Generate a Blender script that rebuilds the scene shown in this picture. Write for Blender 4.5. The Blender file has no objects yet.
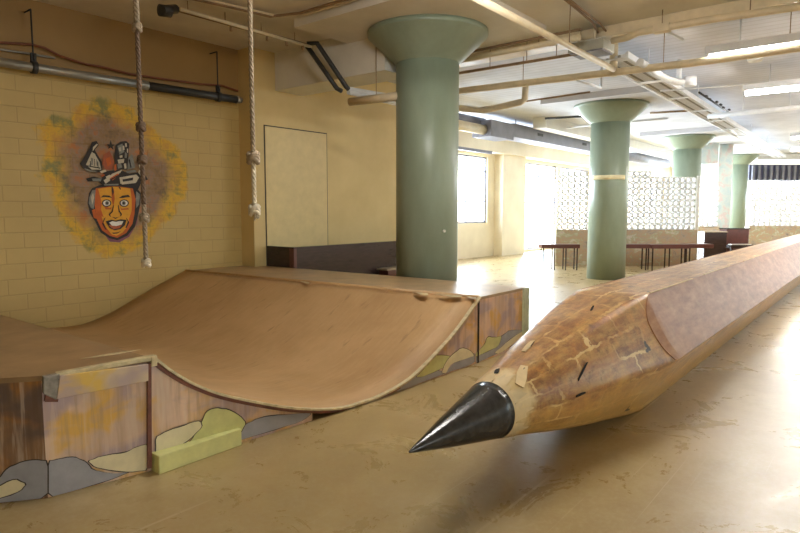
import bpy, bmesh, math, random
from mathutils import Vector, Matrix
random.seed(7)
PI = math.pi
sc = bpy.context.scene
COL = sc.collection

# ------------------------------------------------------------------ camera
H = 1.65; FPX = 605.0; CX, CY, HOR = 400.0, 266.5, 210.0
PIT = math.atan((CY - HOR) / FPX)
AZ = math.radians(39.054)
Fv = Vector((math.cos(AZ)*math.cos(PIT), math.sin(AZ)*math.cos(PIT), -math.sin(PIT)))
Rv = Vector((math.sin(AZ), -math.cos(AZ), 0))
Uv = Rv.cross(Fv) * -1 if Rv.cross(Fv).z < 0 else Rv.cross(Fv)
EYE = Vector((0, 0, H))
cd = bpy.data.cameras.new('camera'); cam = bpy.data.objects.new('camera', cd); COL.objects.link(cam)
cd.sensor_fit = 'HORIZONTAL'; cd.sensor_width = 36.0; cd.lens = 36.0 * FPX / 800.0
cd.clip_start = 0.05; cd.clip_end = 300
mw = Matrix((Rv, Uv, -Fv)).transposed().to_4x4(); mw.translation = EYE
cam.matrix_world = mw
sc.camera = cam

def ray(x, y): return Fv*FPX + Rv*(x-CX) + Uv*(CY-y)
def atz(x, y, z): r = ray(x, y); return EYE + r*((z-H)/r.z)
def aty(x, y, Y): r = ray(x, y); return EYE + r*(Y/r.y)
def onp(x, y, P, n): r = ray(x, y); return EYE + r*((Vector(P)-EYE).dot(n)/r.dot(n))

# ------------------------------------------------------------------ materials
def new_mat(name):
    m = bpy.data.materials.new(name); m.use_nodes = True
    nt = m.node_tree; b = nt.nodes['Principled BSDF']
    return m, nt, b
def N(nt, t, **kw):
    n = nt.nodes.new(t)
    for k, v in kw.items(): setattr(n, k, v)
    return n
def coords(nt, scale=(1,1,1), rot=(0,0,0), loc=(0,0,0), world=False):
    mp = N(nt, 'ShaderNodeMapping')
    mp.inputs['Scale'].default_value = scale; mp.inputs['Rotation'].default_value = rot; mp.inputs['Location'].default_value = loc
    if world:
        g = N(nt, 'ShaderNodeNewGeometry'); nt.links.new(g.outputs['Position'], mp.inputs['Vector'])
    else:
        tc = N(nt, 'ShaderNodeTexCoord'); nt.links.new(tc.outputs['Object'], mp.inputs['Vector'])
    return mp.outputs['Vector']
def noise(nt, vec, scale, detail=4, rough=0.6, dist=0):
    n = N(nt, 'ShaderNodeTexNoise'); n.inputs['Scale'].default_value = scale
    n.inputs['Detail'].default_value = detail; n.inputs['Roughness'].default_value = rough; n.inputs['Distortion'].default_value = dist
    nt.links.new(vec, n.inputs['Vector']); return n.outputs['Fac']
def ramp(nt, fac, stops, interp='LINEAR'):
    r = N(nt, 'ShaderNodeValToRGB'); e = r.color_ramp.elements; r.color_ramp.interpolation = interp
    e.remove(e[-1])
    for i, (p, c) in enumerate(stops):
        q = e[0] if i == 0 else e.new(p)
        q.position = p; q.color = (c, c, c, 1) if isinstance(c, float) else (c[0], c[1], c[2], 1)
    nt.links.new(fac, r.inputs['Fac']); return r.outputs['Color']
def mix(nt, fac, a, b, mode='MIX'):
    m = N(nt, 'ShaderNodeMix', data_type='RGBA', blend_type=mode)
    for sock, v in ((m.inputs[0], fac), (m.inputs[6], a), (m.inputs[7], b)):
        if isinstance(v, (int, float)): sock.default_value = v
        elif isinstance(v, (tuple, list)): sock.default_value = (v[0], v[1], v[2], 1)
        else: nt.links.new(v, sock)
    return m.outputs[2]
def math_(nt, op, a, b=None):
    m = N(nt, 'ShaderNodeMath', operation=op)
    for s, v in ((m.inputs[0], a), (m.inputs[1], b)):
        if v is None: continue
        if isinstance(v, (int, float)): s.default_value = v
        else: nt.links.new(v, s)
    return m.outputs[0]
def bump(nt, b, h, strength=0.3, dist=0.02):
    n = N(nt, 'ShaderNodeBump'); n.inputs['Strength'].default_value = strength; n.inputs['Distance'].default_value = dist
    nt.links.new(h, n.inputs['Height']); nt.links.new(n.outputs['Normal'], b.inputs['Normal'])
def simple(name, col, rough=0.6, metal=0.0, var=0.18, scale=6.0, stretch=(1,1,1), spec=0.5, bmp=0.0):
    m, nt, b = new_mat(name)
    v = coords(nt, stretch)
    f = noise(nt, v, scale)
    lo = tuple(max(0, c*(1-var)) for c in col); hi = tuple(min(1, c*(1+var)) for c in col)
    nt.links.new(ramp(nt, f, [(0.3, lo), (0.7, hi)]), b.inputs['Base Color'])
    b.inputs['Roughness'].default_value = rough; b.inputs['Metallic'].default_value = metal
    b.inputs['Specular IOR Level'].default_value = spec
    if bmp: bump(nt, b, f, bmp)
    return m
def emit(name, col, strength):
    m = bpy.data.materials.new(name); m.use_nodes = True; nt = m.node_tree; nt.nodes.clear()
    e = N(nt, 'ShaderNodeEmission'); e.inputs[0].default_value = (*col, 1); e.inputs[1].default_value = strength
    o = N(nt, 'ShaderNodeOutputMaterial'); nt.links.new(e.outputs[0], o.inputs[0]); return m
def glass(name):
    m = bpy.data.materials.new(name); m.use_nodes = True; nt = m.node_tree; nt.nodes.clear()
    t = N(nt, 'ShaderNodeBsdfTransparent'); t.inputs[0].default_value = (0.95, 0.97, 0.97, 1)
    g = N(nt, 'ShaderNodeBsdfGlossy'); g.inputs['Roughness'].default_value = 0.03
    x = N(nt, 'ShaderNodeMixShader'); x.inputs[0].default_value = 0.06
    o = N(nt, 'ShaderNodeOutputMaterial')
    nt.links.new(t.outputs[0], x.inputs[1]); nt.links.new(g.outputs[0], x.inputs[2]); nt.links.new(x.outputs[0], o.inputs[0]); return m

M = {}
# floor : worn olive concrete, sealed
m, nt, b = new_mat('worn_concrete'); M['floor'] = m
v = coords(nt, world=True)
n1 = noise(nt, v, 0.9, 5, 0.6); n2 = noise(nt, v, 6.0, 6, 0.7)
n3 = noise(nt, coords(nt, (0.35, 30, 1), (0, 0, 0.75), world=True), 1.3, 3, 0.5); n6 = noise(nt, coords(nt, (1, 1, 1), world=True), 2.2, 7, 0.75, 0.8); n7 = noise(nt, v, 30, 3, 0.7)
c = ramp(nt, n1, [(0.30, (0.31, 0.22, 0.09)), (0.5, (0.41, 0.30, 0.13)), (0.70, (0.50, 0.39, 0.20))])
c = mix(nt, ramp(nt, n2, [(0.38, 0.0), (0.75, 0.6)]), c, (0.34, 0.22, 0.09))
c = mix(nt, ramp(nt, n3, [(0.66, 0.0), (0.72, 0.4)]), c, (0.66, 0.56, 0.36))
c = mix(nt, ramp(nt, n6, [(0.50, 0.0), (0.80, 0.35)]), c, (0.32, 0.23, 0.11))
c = mix(nt, ramp(nt, n7, [(0.45, 0.0), (0.75, 0.25)]), c, (0.54, 0.46, 0.30))
nt.links.new(c, b.inputs['Base Color'])
rr = ramp(nt, n6, [(0.3, 0.22), (0.75, 0.42)]); nt.links.new(rr, b.inputs['Roughness'])
b.inputs['Specular IOR Level'].default_value = 0.6

# painted block wall with the sprayed halo of the mural
def yellow_wall(name, bricks, halo, base=(0.58, 0.43, 0.165)):
    m, nt, b = new_mat(name)
    v = coords(nt, world=True)
    n1 = noise(nt, v, 1.1, 5); n2 = noise(nt, v, 9, 4)
    lo = (base[0]*0.86, base[1]*0.84, base[2]*0.8)
    c = ramp(nt, n1, [(0.3, lo), (0.7, base)])
    if halo:
        sx = N(nt, 'ShaderNodeSeparateXYZ'); nt.links.new(v, sx.inputs[0])
        nd = noise(nt, v, 1.6, 5, 0.65)
        dx = math_(nt, 'MULTIPLY', math_(nt, 'SUBTRACT', sx.outputs[0], 4.12), 0.95)
        dz = math_(nt, 'MULTIPLY', math_(nt, 'SUBTRACT', sx.outputs[2], 2.12), 0.92)
        d = math_(nt, 'SQRT', math_(nt, 'ADD', math_(nt, 'MULTIPLY', dx, dx), math_(nt, 'MULTIPLY', dz, dz)))
        d = math_(nt, 'ADD', d, math_(nt, 'MULTIPLY', math_(nt, 'SUBTRACT', nd, 0.5), 0.75))
        pat = noise(nt, v, 3.4, 5, 0.7)
        inner = ramp(nt, pat, [(0.34, (0.11, 0.07, 0.05)), (0.45, (0.25, 0.14, 0.055)), (0.54, (0.26, 0.17, 0.12)), (0.64, (0.42, 0.13, 0.03))])
        ring = ramp(nt, pat, [(0.36, (0.22, 0.22, 0.06)), (0.5, (0.70, 0.42, 0.02)), (0.68, (0.50, 0.25, 0.05))])
        col = mix(nt, ramp(nt, d, [(0.62, 0.0), (0.84, 1.0)]), inner, ring)
        amt = ramp(nt, d, [(0.92, 0.92), (1.25, 0.0)])
        c = mix(nt, amt, c, col)
    if bricks:
        vb = coords(nt, (1, 1, 1), (PI/2, 0, 0), world=True)
        br = N(nt, 'ShaderNodeTexBrick'); nt.links.new(vb, br.inputs['Vector'])
        br.inputs['Scale'].default_value = 1.0; br.inputs['Brick Width'].default_value = 0.42; br.inputs['Row Height'].default_value = 0.195
        br.inputs['Mortar Size'].default_value = 0.008; br.inputs['Mortar Smooth'].default_value = 0.4
        c = mix(nt, math_(nt, 'MULTIPLY', br.outputs['Fac'], 0.22), c, (0.24, 0.15, 0.05))
        inv = math_(nt, 'SUBTRACT', 1.0, br.outputs['Fac'])
        bump(nt, b, inv, 0.5, 0.01)
    nt.links.new(c, b.inputs['Base Color']); b.inputs['Roughness'].default_value = 0.55
    return m
M['brick'] = yellow_wall('painted_block', True, True)
M['yellow'] = yellow_wall('yellow_plaster', False, False, (0.70, 0.54, 0.25))
M['header'] = yellow_wall('shaded_ochre_plaster', False, False, (0.34, 0.21, 0.07))  # ochre header, base darkened to carry the shade up by the ceiling
M['cream'] = yellow_wall('cream_plaster', False, False, (0.78, 0.69, 0.50))
M['door'] = simple('cream_door', (0.69, 0.545, 0.26), 0.45, var=0.06)
M['white'] = simple('white_paint', (0.74, 0.72, 0.66), 0.6, var=0.08, scale=2)

# ceiling: board formed, tan in the first bay, white beyond
m, nt, b = new_mat('ceiling_tan_white'); M['ceiling'] = m
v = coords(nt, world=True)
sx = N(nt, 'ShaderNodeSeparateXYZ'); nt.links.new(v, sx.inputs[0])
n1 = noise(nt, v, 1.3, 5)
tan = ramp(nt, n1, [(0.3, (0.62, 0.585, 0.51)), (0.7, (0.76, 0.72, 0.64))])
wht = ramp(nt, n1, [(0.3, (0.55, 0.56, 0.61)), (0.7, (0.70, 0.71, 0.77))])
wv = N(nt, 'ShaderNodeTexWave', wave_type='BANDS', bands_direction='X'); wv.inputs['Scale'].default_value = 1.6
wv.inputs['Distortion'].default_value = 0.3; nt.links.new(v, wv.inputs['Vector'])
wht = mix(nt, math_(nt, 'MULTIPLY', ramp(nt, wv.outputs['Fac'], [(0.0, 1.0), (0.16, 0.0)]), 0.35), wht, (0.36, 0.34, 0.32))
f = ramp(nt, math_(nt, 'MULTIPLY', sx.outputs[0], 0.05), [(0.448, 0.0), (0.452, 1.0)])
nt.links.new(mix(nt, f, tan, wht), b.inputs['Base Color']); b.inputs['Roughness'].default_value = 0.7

# green columns
m, nt, b = new_mat('green_gloss_paint'); M['green'] = m
v = coords(nt)
f = noise(nt, coords(nt, (1, 1, 0.35)), 3.0, 5)
c = ramp(nt, f, [(0.3, (0.215, 0.265, 0.195)), (0.7, (0.27, 0.325, 0.245))])
nt.links.new(c, b.inputs['Base Color'])
b.inputs['Roughness'].default_value = 0.36; bump(nt, b, f, 0.12, 0.02)

# skate surface
m, nt, b = new_mat('brown_hardboard'); M['hardboard'] = m
v = coords(nt, world=True)
n1 = noise(nt, v, 1.2, 5, 0.6, 0.3); n2 = noise(nt, coords(nt, (3, 22, 3), (0, 0, 0.25), world=True), 1.2, 4)
c = ramp(nt, n1, [(0.3, (0.46, 0.28, 0.13)), (0.7, (0.62, 0.40, 0.20))])
c = mix(nt, ramp(nt, n2, [(0.45, 0.0), (0.8, 0.35)]), c, (0.68, 0.48, 0.27))
c = mix(nt, ramp(nt, noise(nt, coords(nt, (1, 5, 1), (0, 0, -0.5), world=True), 2.3, 3), [(0.28, 0.45), (0.38, 0.0)]), c, (0.22, 0.12, 0.05))
nt.links.new(c, b.inputs['Base Color']); b.inputs['Roughness'].default_value = 0.42
M['decktop'] = simple('worn_deck_board', (0.46, 0.32, 0.18), 0.40, var=0.2, scale=3)
M['leftdeck'] = simple('shaded_deck_board', (0.33, 0.205, 0.10), 0.45, var=0.2, scale=3)  # brown deck board, darkened to hold the weaker light on the left
M['ply'] = simple('cream_ply_edge', (0.62, 0.52, 0.31), 0.6, var=0.25, scale=16)
M['redply'] = simple('red_brown_ply_edge', (0.20, 0.075, 0.05), 0.6, var=0.3, scale=12)
M['dark'] = simple('dark_gap', (0.02, 0.016, 0.012), 0.9)
M['outline'] = simple('dark_outline_paint', (0.06, 0.045, 0.035), 0.7)
M['pgrey'] = simple('grey_cloud_paint', (0.37, 0.37, 0.40), 0.6, var=0.12, scale=9)
M['pyel'] = simple('lime_cloud_paint', (0.66, 0.66, 0.28), 0.6, var=0.10, scale=9)
M['pcream'] = simple('cream_cloud_paint', (0.80, 0.72, 0.47), 0.6, var=0.10, scale=9)
M['pgreen'] = simple('pale_green_post_paint', (0.55, 0.60, 0.40), 0.6)
M['greyp'] = simple('grey_scuffed_paint', (0.30, 0.27, 0.23), 0.7, var=0.35, scale=22)
def spray(name, base, ochre, mauve, dark, sc_=1.0):
    m, nt, b = new_mat(name)
    drip = noise(nt, coords(nt, (26*sc_, 26*sc_, 1.8), world=True), 1.0, 4, 0.6)
    A = noise(nt, coords(nt, (3.2, 3.2, 3.4), (0, 0, 0), (3, 1, 5), world=True), 1.0, 3, 0.5, 0.5)
    B = noise(nt, coords(nt, (3.0, 3.0, 4.2), (0, 0, 0), (9, 4, 2), world=True), 1.0, 3, 0.5, 0.5)
    D = noise(nt, coords(nt, (2.6, 2.6, 2.6), (0, 0, 0), (1, 7, 8), world=True), 1.0, 3, 0.5, 0.4)
    c = mix(nt, ramp(nt, D, [(0.38, 0.0), (0.62, 1.0)]), base, tuple(min(1, q*1.25) for q in base))
    c = mix(nt, ramp(nt, A, [(0.48, 0.0), (0.60, 0.9)]), c, ochre)
    c = mix(nt, ramp(nt, B, [(0.46, 0.0), (0.60, 0.85)]), c, mauve)
    c = mix(nt, ramp(nt, drip, [(0.50, 0.0), (0.62, 0.45)]), c, dark)
    c = mix(nt, ramp(nt, drip, [(0.36, 0.35), (0.46, 0.0)]), c, (0.80, 0.66, 0.52))
    nt.links.new(c, b.inputs['Base Color']); b.inputs['Roughness'].default_value = 0.5
    return m
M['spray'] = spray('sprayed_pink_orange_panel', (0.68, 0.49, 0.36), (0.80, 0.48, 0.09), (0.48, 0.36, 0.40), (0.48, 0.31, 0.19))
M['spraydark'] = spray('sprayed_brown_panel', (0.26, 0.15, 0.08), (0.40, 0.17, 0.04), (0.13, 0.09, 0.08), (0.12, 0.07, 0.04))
M['fascia'] = spray('sprayed_fascia', (0.62, 0.48, 0.33), (0.80, 0.52, 0.09), (0.50, 0.38, 0.38), (0.50, 0.36, 0.25), 0.15)

# pencil materials
m, nt, b = new_mat('cork_patchwork'); M['cork'] = m
v = coords(nt, world=True)
sx = N(nt, 'ShaderNodeSeparateXYZ'); nt.links.new(v, sx.inputs[0])
ang_ = math_(nt, 'MULTIPLY', math_(nt, 'ARCTAN2', math_(nt, 'SUBTRACT', sx.outputs[2], 0.47), math_(nt, 'SUBTRACT', sx.outputs[1], 1.8)), 0.5)
wob = noise(nt, v, 2.6, 5, 0.65); wob2 = noise(nt, v, 7.0, 5, 0.65)
cx_ = N(nt, 'ShaderNodeCombineXYZ')
nt.links.new(math_(nt, 'ADD', sx.outputs[0], math_(nt, 'MULTIPLY', wob, 0.35)), cx_.inputs[0])
nt.links.new(math_(nt, 'ADD', ang_, math_(nt, 'MULTIPLY', wob2, 0.12)), cx_.inputs[1])
br = N(nt, 'ShaderNodeTexBrick'); nt.links.new(cx_.outputs[0], br.inputs['Vector'])
br.inputs['Scale'].default_value = 1.0; br.inputs['Brick Width'].default_value = 0.46; br.inputs['Row Height'].default_value = 0.21
br.inputs['Mortar Size'].default_value = 0.014; br.inputs['Mortar Smooth'].default_value = 0.25; br.inputs['Bias'].default_value = 0.0
br.inputs['Color1'].default_value = (0.21, 0.085, 0.03, 1); br.inputs['Color2'].default_value = (0.37, 0.165, 0.055, 1); br.inputs['Mortar'].default_value = (0.40, 0.2, 0.07, 1)
f = noise(nt, v, 11, 6, 0.75); f3 = noise(nt, coords(nt, (1.2, 7, 7), world=True), 2.2, 5, 0.7)
c = mix(nt, ramp(nt, f3, [(0.42, 0.0), (0.68, 0.75)]), br.outputs['Color'], (0.56, 0.35, 0.11))
c = mix(nt, ramp(nt, f, [(0.50, 0.0), (0.70, 0.55)]), c, (0.66, 0.30, 0.07))
c = mix(nt, ramp(nt, f, [(0.30, 0.75), (0.46, 0.0)]), c, (0.12, 0.05, 0.02))
n4 = noise(nt, v, 2.3, 4); hardm = math_(nt, 'MULTIPLY', br.outputs['Fac'], ramp(nt, n4, [(0.50, 0.0), (0.60, 0.8)]))
c = mix(nt, hardm, c, (0.70, 0.50, 0.22))
# golden tone low on the belly, pale glue near the lead
lowz = ramp(nt, math_(nt, 'ADD', sx.outputs[2], math_(nt, 'MULTIPLY', wob, 0.5)), [(0.50, 0.55), (0.72, 0.0)])
c = mix(nt, lowz, c, (0.72, 0.45, 0.12))
tipm = ramp(nt, math_(nt, 'ADD', math_(nt, 'MULTIPLY', sx.outputs[0], 0.2), math_(nt, 'MULTIPLY', wob, 0.10)), [(0.685, 0.9), (0.70, 0.0)])
c = mix(nt, tipm, c, (0.76, 0.58, 0.29))
n5 = noise(nt, v, 3.1, 3)
dk = math_(nt, 'MULTIPLY', ramp(nt, br.outputs['Fac'], [(0.85, 0.0), (0.95, 1.0)]), ramp(nt, n5, [(0.64, 0.0), (0.67, 1.0)]))
c = mix(nt, dk, c, (0.04, 0.025, 0.015))
nt.links.new(c, b.inputs['Base Color']); b.inputs['Roughness'].default_value = 0.36
bump(nt, b, math_(nt, 'ADD', f, math_(nt, 'MULTIPLY', hardm, 0.6)), 0.22, 0.012)
m, nt, b = new_mat('brown_facet_sheet'); M['shaft'] = m; b.inputs['Specular IOR Level'].default_value = 0.2
f = noise(nt, coords(nt, (1.5, 6, 6), world=True), 2.4, 5, 0.65); f2 = noise(nt, coords(nt, (5, 5, 5), world=True), 1.0, 4)
c = ramp(nt, f, [(0.3, (0.24, 0.105, 0.05)), (0.55, (0.35, 0.165, 0.08)), (0.75, (0.44, 0.24, 0.12))])
c = mix(nt, ramp(nt, f2, [(0.5, 0.0), (0.75, 0.45)]), c, (0.50, 0.30, 0.15))
nt.links.new(c, b.inputs['Base Color']); b.inputs['Roughness'].default_value = 0.5
M['lead'] = simple('graphite_black', (0.045, 0.042, 0.04), 0.22, var=0.4, scale=20, metal=0.35)
M['seam'] = simple('pale_glue_line', (0.66, 0.50, 0.27), 0.6)
M['ferrule'] = simple('pale_metal_ferrule', (0.45, 0.42, 0.36), 0.35, metal=0.5)

M['rope'] = simple('grey_rope_fibre', (0.34, 0.27, 0.19), 0.9, var=0.3, scale=40)
M['ropelight'] = simple('pale_rope_fibre', (0.62, 0.55, 0.42), 0.9, var=0.25, scale=40)
M['ropedark'] = simple('red_brown_rope_fibre', (0.17, 0.115, 0.08), 0.9, var=0.3, scale=40)
M['pipecream'] = simple('cream_pipe_paint', (0.70, 0.60, 0.42), 0.45, var=0.1)
M['pipewhite'] = simple('white_pipe_paint', (0.74, 0.75, 0.77), 0.4, var=0.08)
M['pipebrown'] = simple('rusty_pipe', (0.24, 0.15, 0.075), 0.5, var=0.25)
M['pipesteel'] = simple('grey_steel_pipe', (0.32, 0.31, 0.28), 0.35, metal=0.5, var=0.15)
M['rubber'] = simple('black_pipe_wrap', (0.03, 0.03, 0.03), 0.5)
M['cable'] = simple('red_brown_cable', (0.20, 0.065, 0.03), 0.6)
M['duct'] = simple('grey_sheet_metal', (0.22, 0.22, 0.26), 0.5, metal=0.2, var=0.12, scale=3)
M['boxgrey'] = simple('grey_junction_box', (0.42, 0.42, 0.36), 0.4, metal=0.3, var=0.1)
M['darkwood'] = simple('dark_brown_gloss_wood', (0.035, 0.022, 0.022), 0.22, var=0.3, scale=5, stretch=(1, 1, 6))
M['redwood'] = simple('red_brown_trim', (0.11, 0.035, 0.028), 0.3)
M['tan_edge'] = simple('tan_worn_edge', (0.42, 0.33, 0.22), 0.5)
M['key'] = simple('ivory_keys', (0.8, 0.78, 0.7), 0.3, var=0.03)
M['block'] = simple('pierced_block', (0.80, 0.80, 0.80), 0.6, var=0.05)
m, nt, b = new_mat('patchy_stone_mural'); M['mosaic'] = m
f = noise(nt, coords(nt, (2.2, 2.2, 3.4), world=True), 1.6, 5, 0.7, 0.6)
nt.links.new(ramp(nt, f, [(0.30, (0.22, 0.16, 0.13)), (0.42, (0.38, 0.32, 0.24)), (0.5, (0.44, 0.28, 0.17)), (0.56, (0.36, 0.35, 0.22)), (0.64, (0.54, 0.47, 0.37)), (0.75, (0.45, 0.30, 0.30))]), b.inputs['Base Color'])
m, nt, b = new_mat('mottled_pink_blue_paint'); M['mottle'] = m
f = noise(nt, coords(nt, (1, 1, 1), world=True), 2.6, 4, 0.6, 0.5)
nt.links.new(ramp(nt, f, [(0.35, (0.40, 0.50, 0.52)), (0.52, (0.52, 0.56, 0.52)), (0.6, (0.56, 0.44, 0.42)), (0.7, (0.62, 0.62, 0.58))]), b.inputs['Base Color'])
M['indigo'] = simple('dark_indigo_ribbed_metal', (0.07, 0.07, 0.12), 0.5)
M['tube'] = emit('fluorescent_tube', (1.0, 0.97, 0.91), 60.0)
M['frame'] = simple('blue_grey_window_frame', (0.22, 0.22, 0.28), 0.5)
M['glass'] = glass('window_glass')
# mural paints
M['m_black'] = simple('mural_black', (0.025, 0.02, 0.02), 0.7)
M['m_skin'] = simple('mural_orange_yellow', (0.74, 0.36, 0.03), 0.7, var=0.12, scale=8)
M['m_shade'] = simple('mural_red_orange', (0.55, 0.12, 0.02), 0.7, var=0.15, scale=8)
M['m_cream'] = simple('mural_cream', (0.58, 0.52, 0.40), 0.7, var=0.15, scale=12)
M['m_grey'] = simple('mural_grey', (0.22, 0.22, 0.20), 0.7, var=0.3, scale=14)
M['m_red'] = simple('mural_rust_red', (0.38, 0.10, 0.04), 0.7)
M['m_white'] = simple('mural_white', (0.78, 0.76, 0.70), 0.7)
M['m_purple'] = simple('mural_purple', (0.22, 0.08, 0.12), 0.7)

# ------------------------------------------------------------------ mesh helpers
class MB:
    def __init__(s): s.v = []; s.f = []; s.mi = []; s.mats = []; s.sm = []
    def mid(s, m):
        m = M[m] if isinstance(m, str) else m
        if m not in s.mats: s.mats.append(m)
        return s.mats.index(m)
    def add(s, vs, fs, m, smooth=False):
        o = len(s.v); s.v += [Vector(p) for p in vs]; i = s.mid(m)
        for f in fs: s.f.append([o+k for k in f]); s.mi.append(i); s.sm.append(smooth)
        return s
    def box(s, a, b, m):
        x0, y0, z0 = [min(p, q) for p, q in zip(a, b)]; x1, y1, z1 = [max(p, q) for p, q in zip(a, b)]
        return s.add([(x0,y0,z0),(x1,y0,z0),(x1,y1,z0),(x0,y1,z0),(x0,y0,z1),(x1,y0,z1),(x1,y1,z1),(x0,y1,z1)],
            [(0,3,2,1),(4,5,6,7),(0,1,5,4),(1,2,6,5),(2,3,7,6),(3,0,4,7)], m)
    def obox(s, c, ax, ay, az_, m):   # oriented box: centre and three half vectors
        c = Vector(c); ax, ay, az_ = Vector(ax), Vector(ay), Vector(az_)
        vs = [c + ax*i + ay*j + az_*k for k in (-1, 1) for i, j in ((-1,-1),(1,-1),(1,1),(-1,1))]
        return s.add(vs, [(0,3,2,1),(4,5,6,7),(0,1,5,4),(1,2,6,5),(2,3,7,6),(3,0,4,7)], m)
    def prism(s, poly, z0, z1, m):
        n = len(poly)
        vs = [(p[0], p[1], z0) for p in poly] + [(p[0], p[1], z1) for p in poly]
        fs = [list(range(n))[::-1], [n+i for i in range(n)]] + [(i, (i+1) % n, n+(i+1) % n, n+i) for i in range(n)]
        return s.add(vs, fs, m)
    def slab(s, poly, off, m):        # planar polygon extruded by vector off
        n = len(poly); off = Vector(off); P = [Vector(p) for p in poly]
        fs = [list(range(n)), [n+i for i in range(n)][::-1]] + [((i+1) % n, i, n+i, n+(i+1) % n) for i in range(n)]
        return s.add(P + [p+off for p in P], fs, m)
    def lathe(s, prof, c, m, n=48, smooth=True, caps=True):
        vs = []; fs = []
        for r, z in prof:
            for k in range(n): a = 2*PI*k/n; vs.append((c[0]+r*math.cos(a), c[1]+r*math.sin(a), c[2]+z))
        for i in range(len(prof)-1):
            for k in range(n): k2 = (k+1) % n; fs.append((i*n+k, i*n+k2, (i+1)*n+k2, (i+1)*n+k))
        s.add(vs, fs, m, smooth)
        if caps: s.add([vs[k] for k in range(n)], [list(range(n))[::-1]], m); s.add([vs[-n+k] for k in range(n)], [list(range(n))], m)
        return s
    def tube(s, pts, r, m, n=10, smooth=True):
        P = [Vector(p) for p in pts]; rs = r if isinstance(r, (list, tuple)) else [r]*len(P)
        vs = []; fs = []; u = None
        for i, p in enumerate(P):
            t = (P[min(i+1, len(P)-1)] - P[max(i-1, 0)]).normalized()
            if u is None: u = t.orthogonal().normalized()
            u = (u - t*u.dot(t)).normalized(); w = t.cross(u)
            for k in range(n): a = 2*PI*k/n; vs.append(p + u*(rs[i]*math.cos(a)) + w*(rs[i]*math.sin(a)))
        for i in range(len(P)-1):
            for k in range(n): k2 = (k+1) % n; fs.append((i*n+k, i*n+k2, (i+1)*n+k2, (i+1)*n+k))
        s.add(vs, fs, m, smooth)
        s.add(vs[:n], [list(range(n))[::-1]], m); s.add(vs[-n:], [list(range(n))], m)
        return s
    def blob(s, c, rad, m, n=12, k=8, jit=0.0):
        vs = []; fs = []
        for i in range(k+1):
            th = PI*i/k
            for j in range(n):
                a = 2*PI*j/n; q = 1 + random.uniform(-jit, jit)
                vs.append((c[0]+rad[0]*q*math.sin(th)*math.cos(a), c[1]+rad[1]*q*math.sin(th)*math.sin(a), c[2]+rad[2]*q*math.cos(th)))
        for i in range(k):
            for j in range(n): j2 = (j+1) % n; fs.append((i*n+j, (i+1)*n+j, (i+1)*n+j2, i*n+j2))
        return s.add(vs, fs, m, True)
    def build(s, name, parent=None, bevel=0.0, loc=None, recalc=True):
        me = bpy.data.meshes.new(name)
        o = bpy.data.objects.new(name, me); COL.objects.link(o)
        off = Vector((0, 0, 0))
        if parent is not None: off = Vector(parent['_o']) if '_o' in parent else Vector((0,0,0)); o.parent = parent
        elif loc is not None: off = Vector(loc); o.location = off
        me.from_pydata([p - off for p in s.v], [], s.f)
        for mm in s.mats: me.materials.append(mm)
        for p, i, k in zip(me.polygons, s.mi, s.sm): p.material_index = i; p.use_smooth = k
        if recalc:
            bm = bmesh.new(); bm.from_mesh(me); bmesh.ops.remove_doubles(bm, verts=bm.verts, dist=1e-5); bmesh.ops.recalc_face_normals(bm, faces=bm.faces); bm.to_mesh(me); bm.free()
        me.update()
        o['_o'] = tuple(off)
        if bevel:
            bv = o.modifiers.new('bevel', 'BEVEL'); bv.width = bevel; bv.segments = 2; bv.limit_method = 'ANGLE'; bv.angle_limit = 0.7
        return o
def tag(o, label, cat, group=None, kind=None):
    o['label'] = label; o['category'] = cat
    if group: o['group'] = group
    if kind: o['kind'] = kind
    return o
def structure(o): o['kind'] = 'structure'; return o
def thing(name, loc, label, cat, group=None):
    o = bpy.data.objects.new(name, None); COL.objects.link(o); o.location = loc; o.empty_display_size = 0.2
    o['_o'] = tuple(loc); return tag(o, label, cat, group)
def dup(root, loc, label):
    r = root.copy(); COL.objects.link(r); r.location = loc; r['label'] = label
    for ch in list(root.children):
        c = ch.copy(); COL.objects.link(c); c.parent = r
        for g in list(ch.children):
            d = g.copy(); COL.objects.link(d); d.parent = c
    return r

# ------------------------------------------------------------------ room shell
CEIL = 4.257
X0, X1, Y0, Y1 = -6.0, 40.0, -7.0, 11.2
structure(MB().box((X0-.2, Y0-.2, -0.2), (X1+.2, Y1+.2, 0), 'floor').build('floor'))
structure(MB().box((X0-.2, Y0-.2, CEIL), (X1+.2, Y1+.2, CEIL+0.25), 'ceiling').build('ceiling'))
# mural wall (Y = 8.5) : painted block below, smooth header above
structure(MB().box((X0, 8.5, 0), (6.24, 8.8, 3.42), 'brick').build('wall_left'))
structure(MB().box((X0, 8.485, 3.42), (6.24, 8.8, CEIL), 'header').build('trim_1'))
# wall with the flush panel door, stepping forward
DW = 8.16; DXE = 11.3
structure(MB().box((6.24, DW, 0), (DXE, 8.8, CEIL), 'yellow').box((DXE-.3, 8.8, 0), (DXE, Y1, CEIL), 'cream').build('wall_middle'))
a = aty(264.5, 126, DW); b_ = aty(326, 133.6, DW)
dx0, dx1, dzt = a.x, b_.x, a.z
d1 = MB().box((dx0, DW-0.012, 0), (dx1, DW, dzt), 'door').box((dx0-.02, DW-0.004, 0), (dx0, DW, dzt+.02), 'outline').box((dx1, DW-0.004, 0), (dx1+.02, DW, dzt+.02), 'outline').box((dx0-.02, DW-0.004, dzt), (dx1+.02, DW, dzt+.02), 'outline').build('door_1')
structure(d1)
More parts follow.
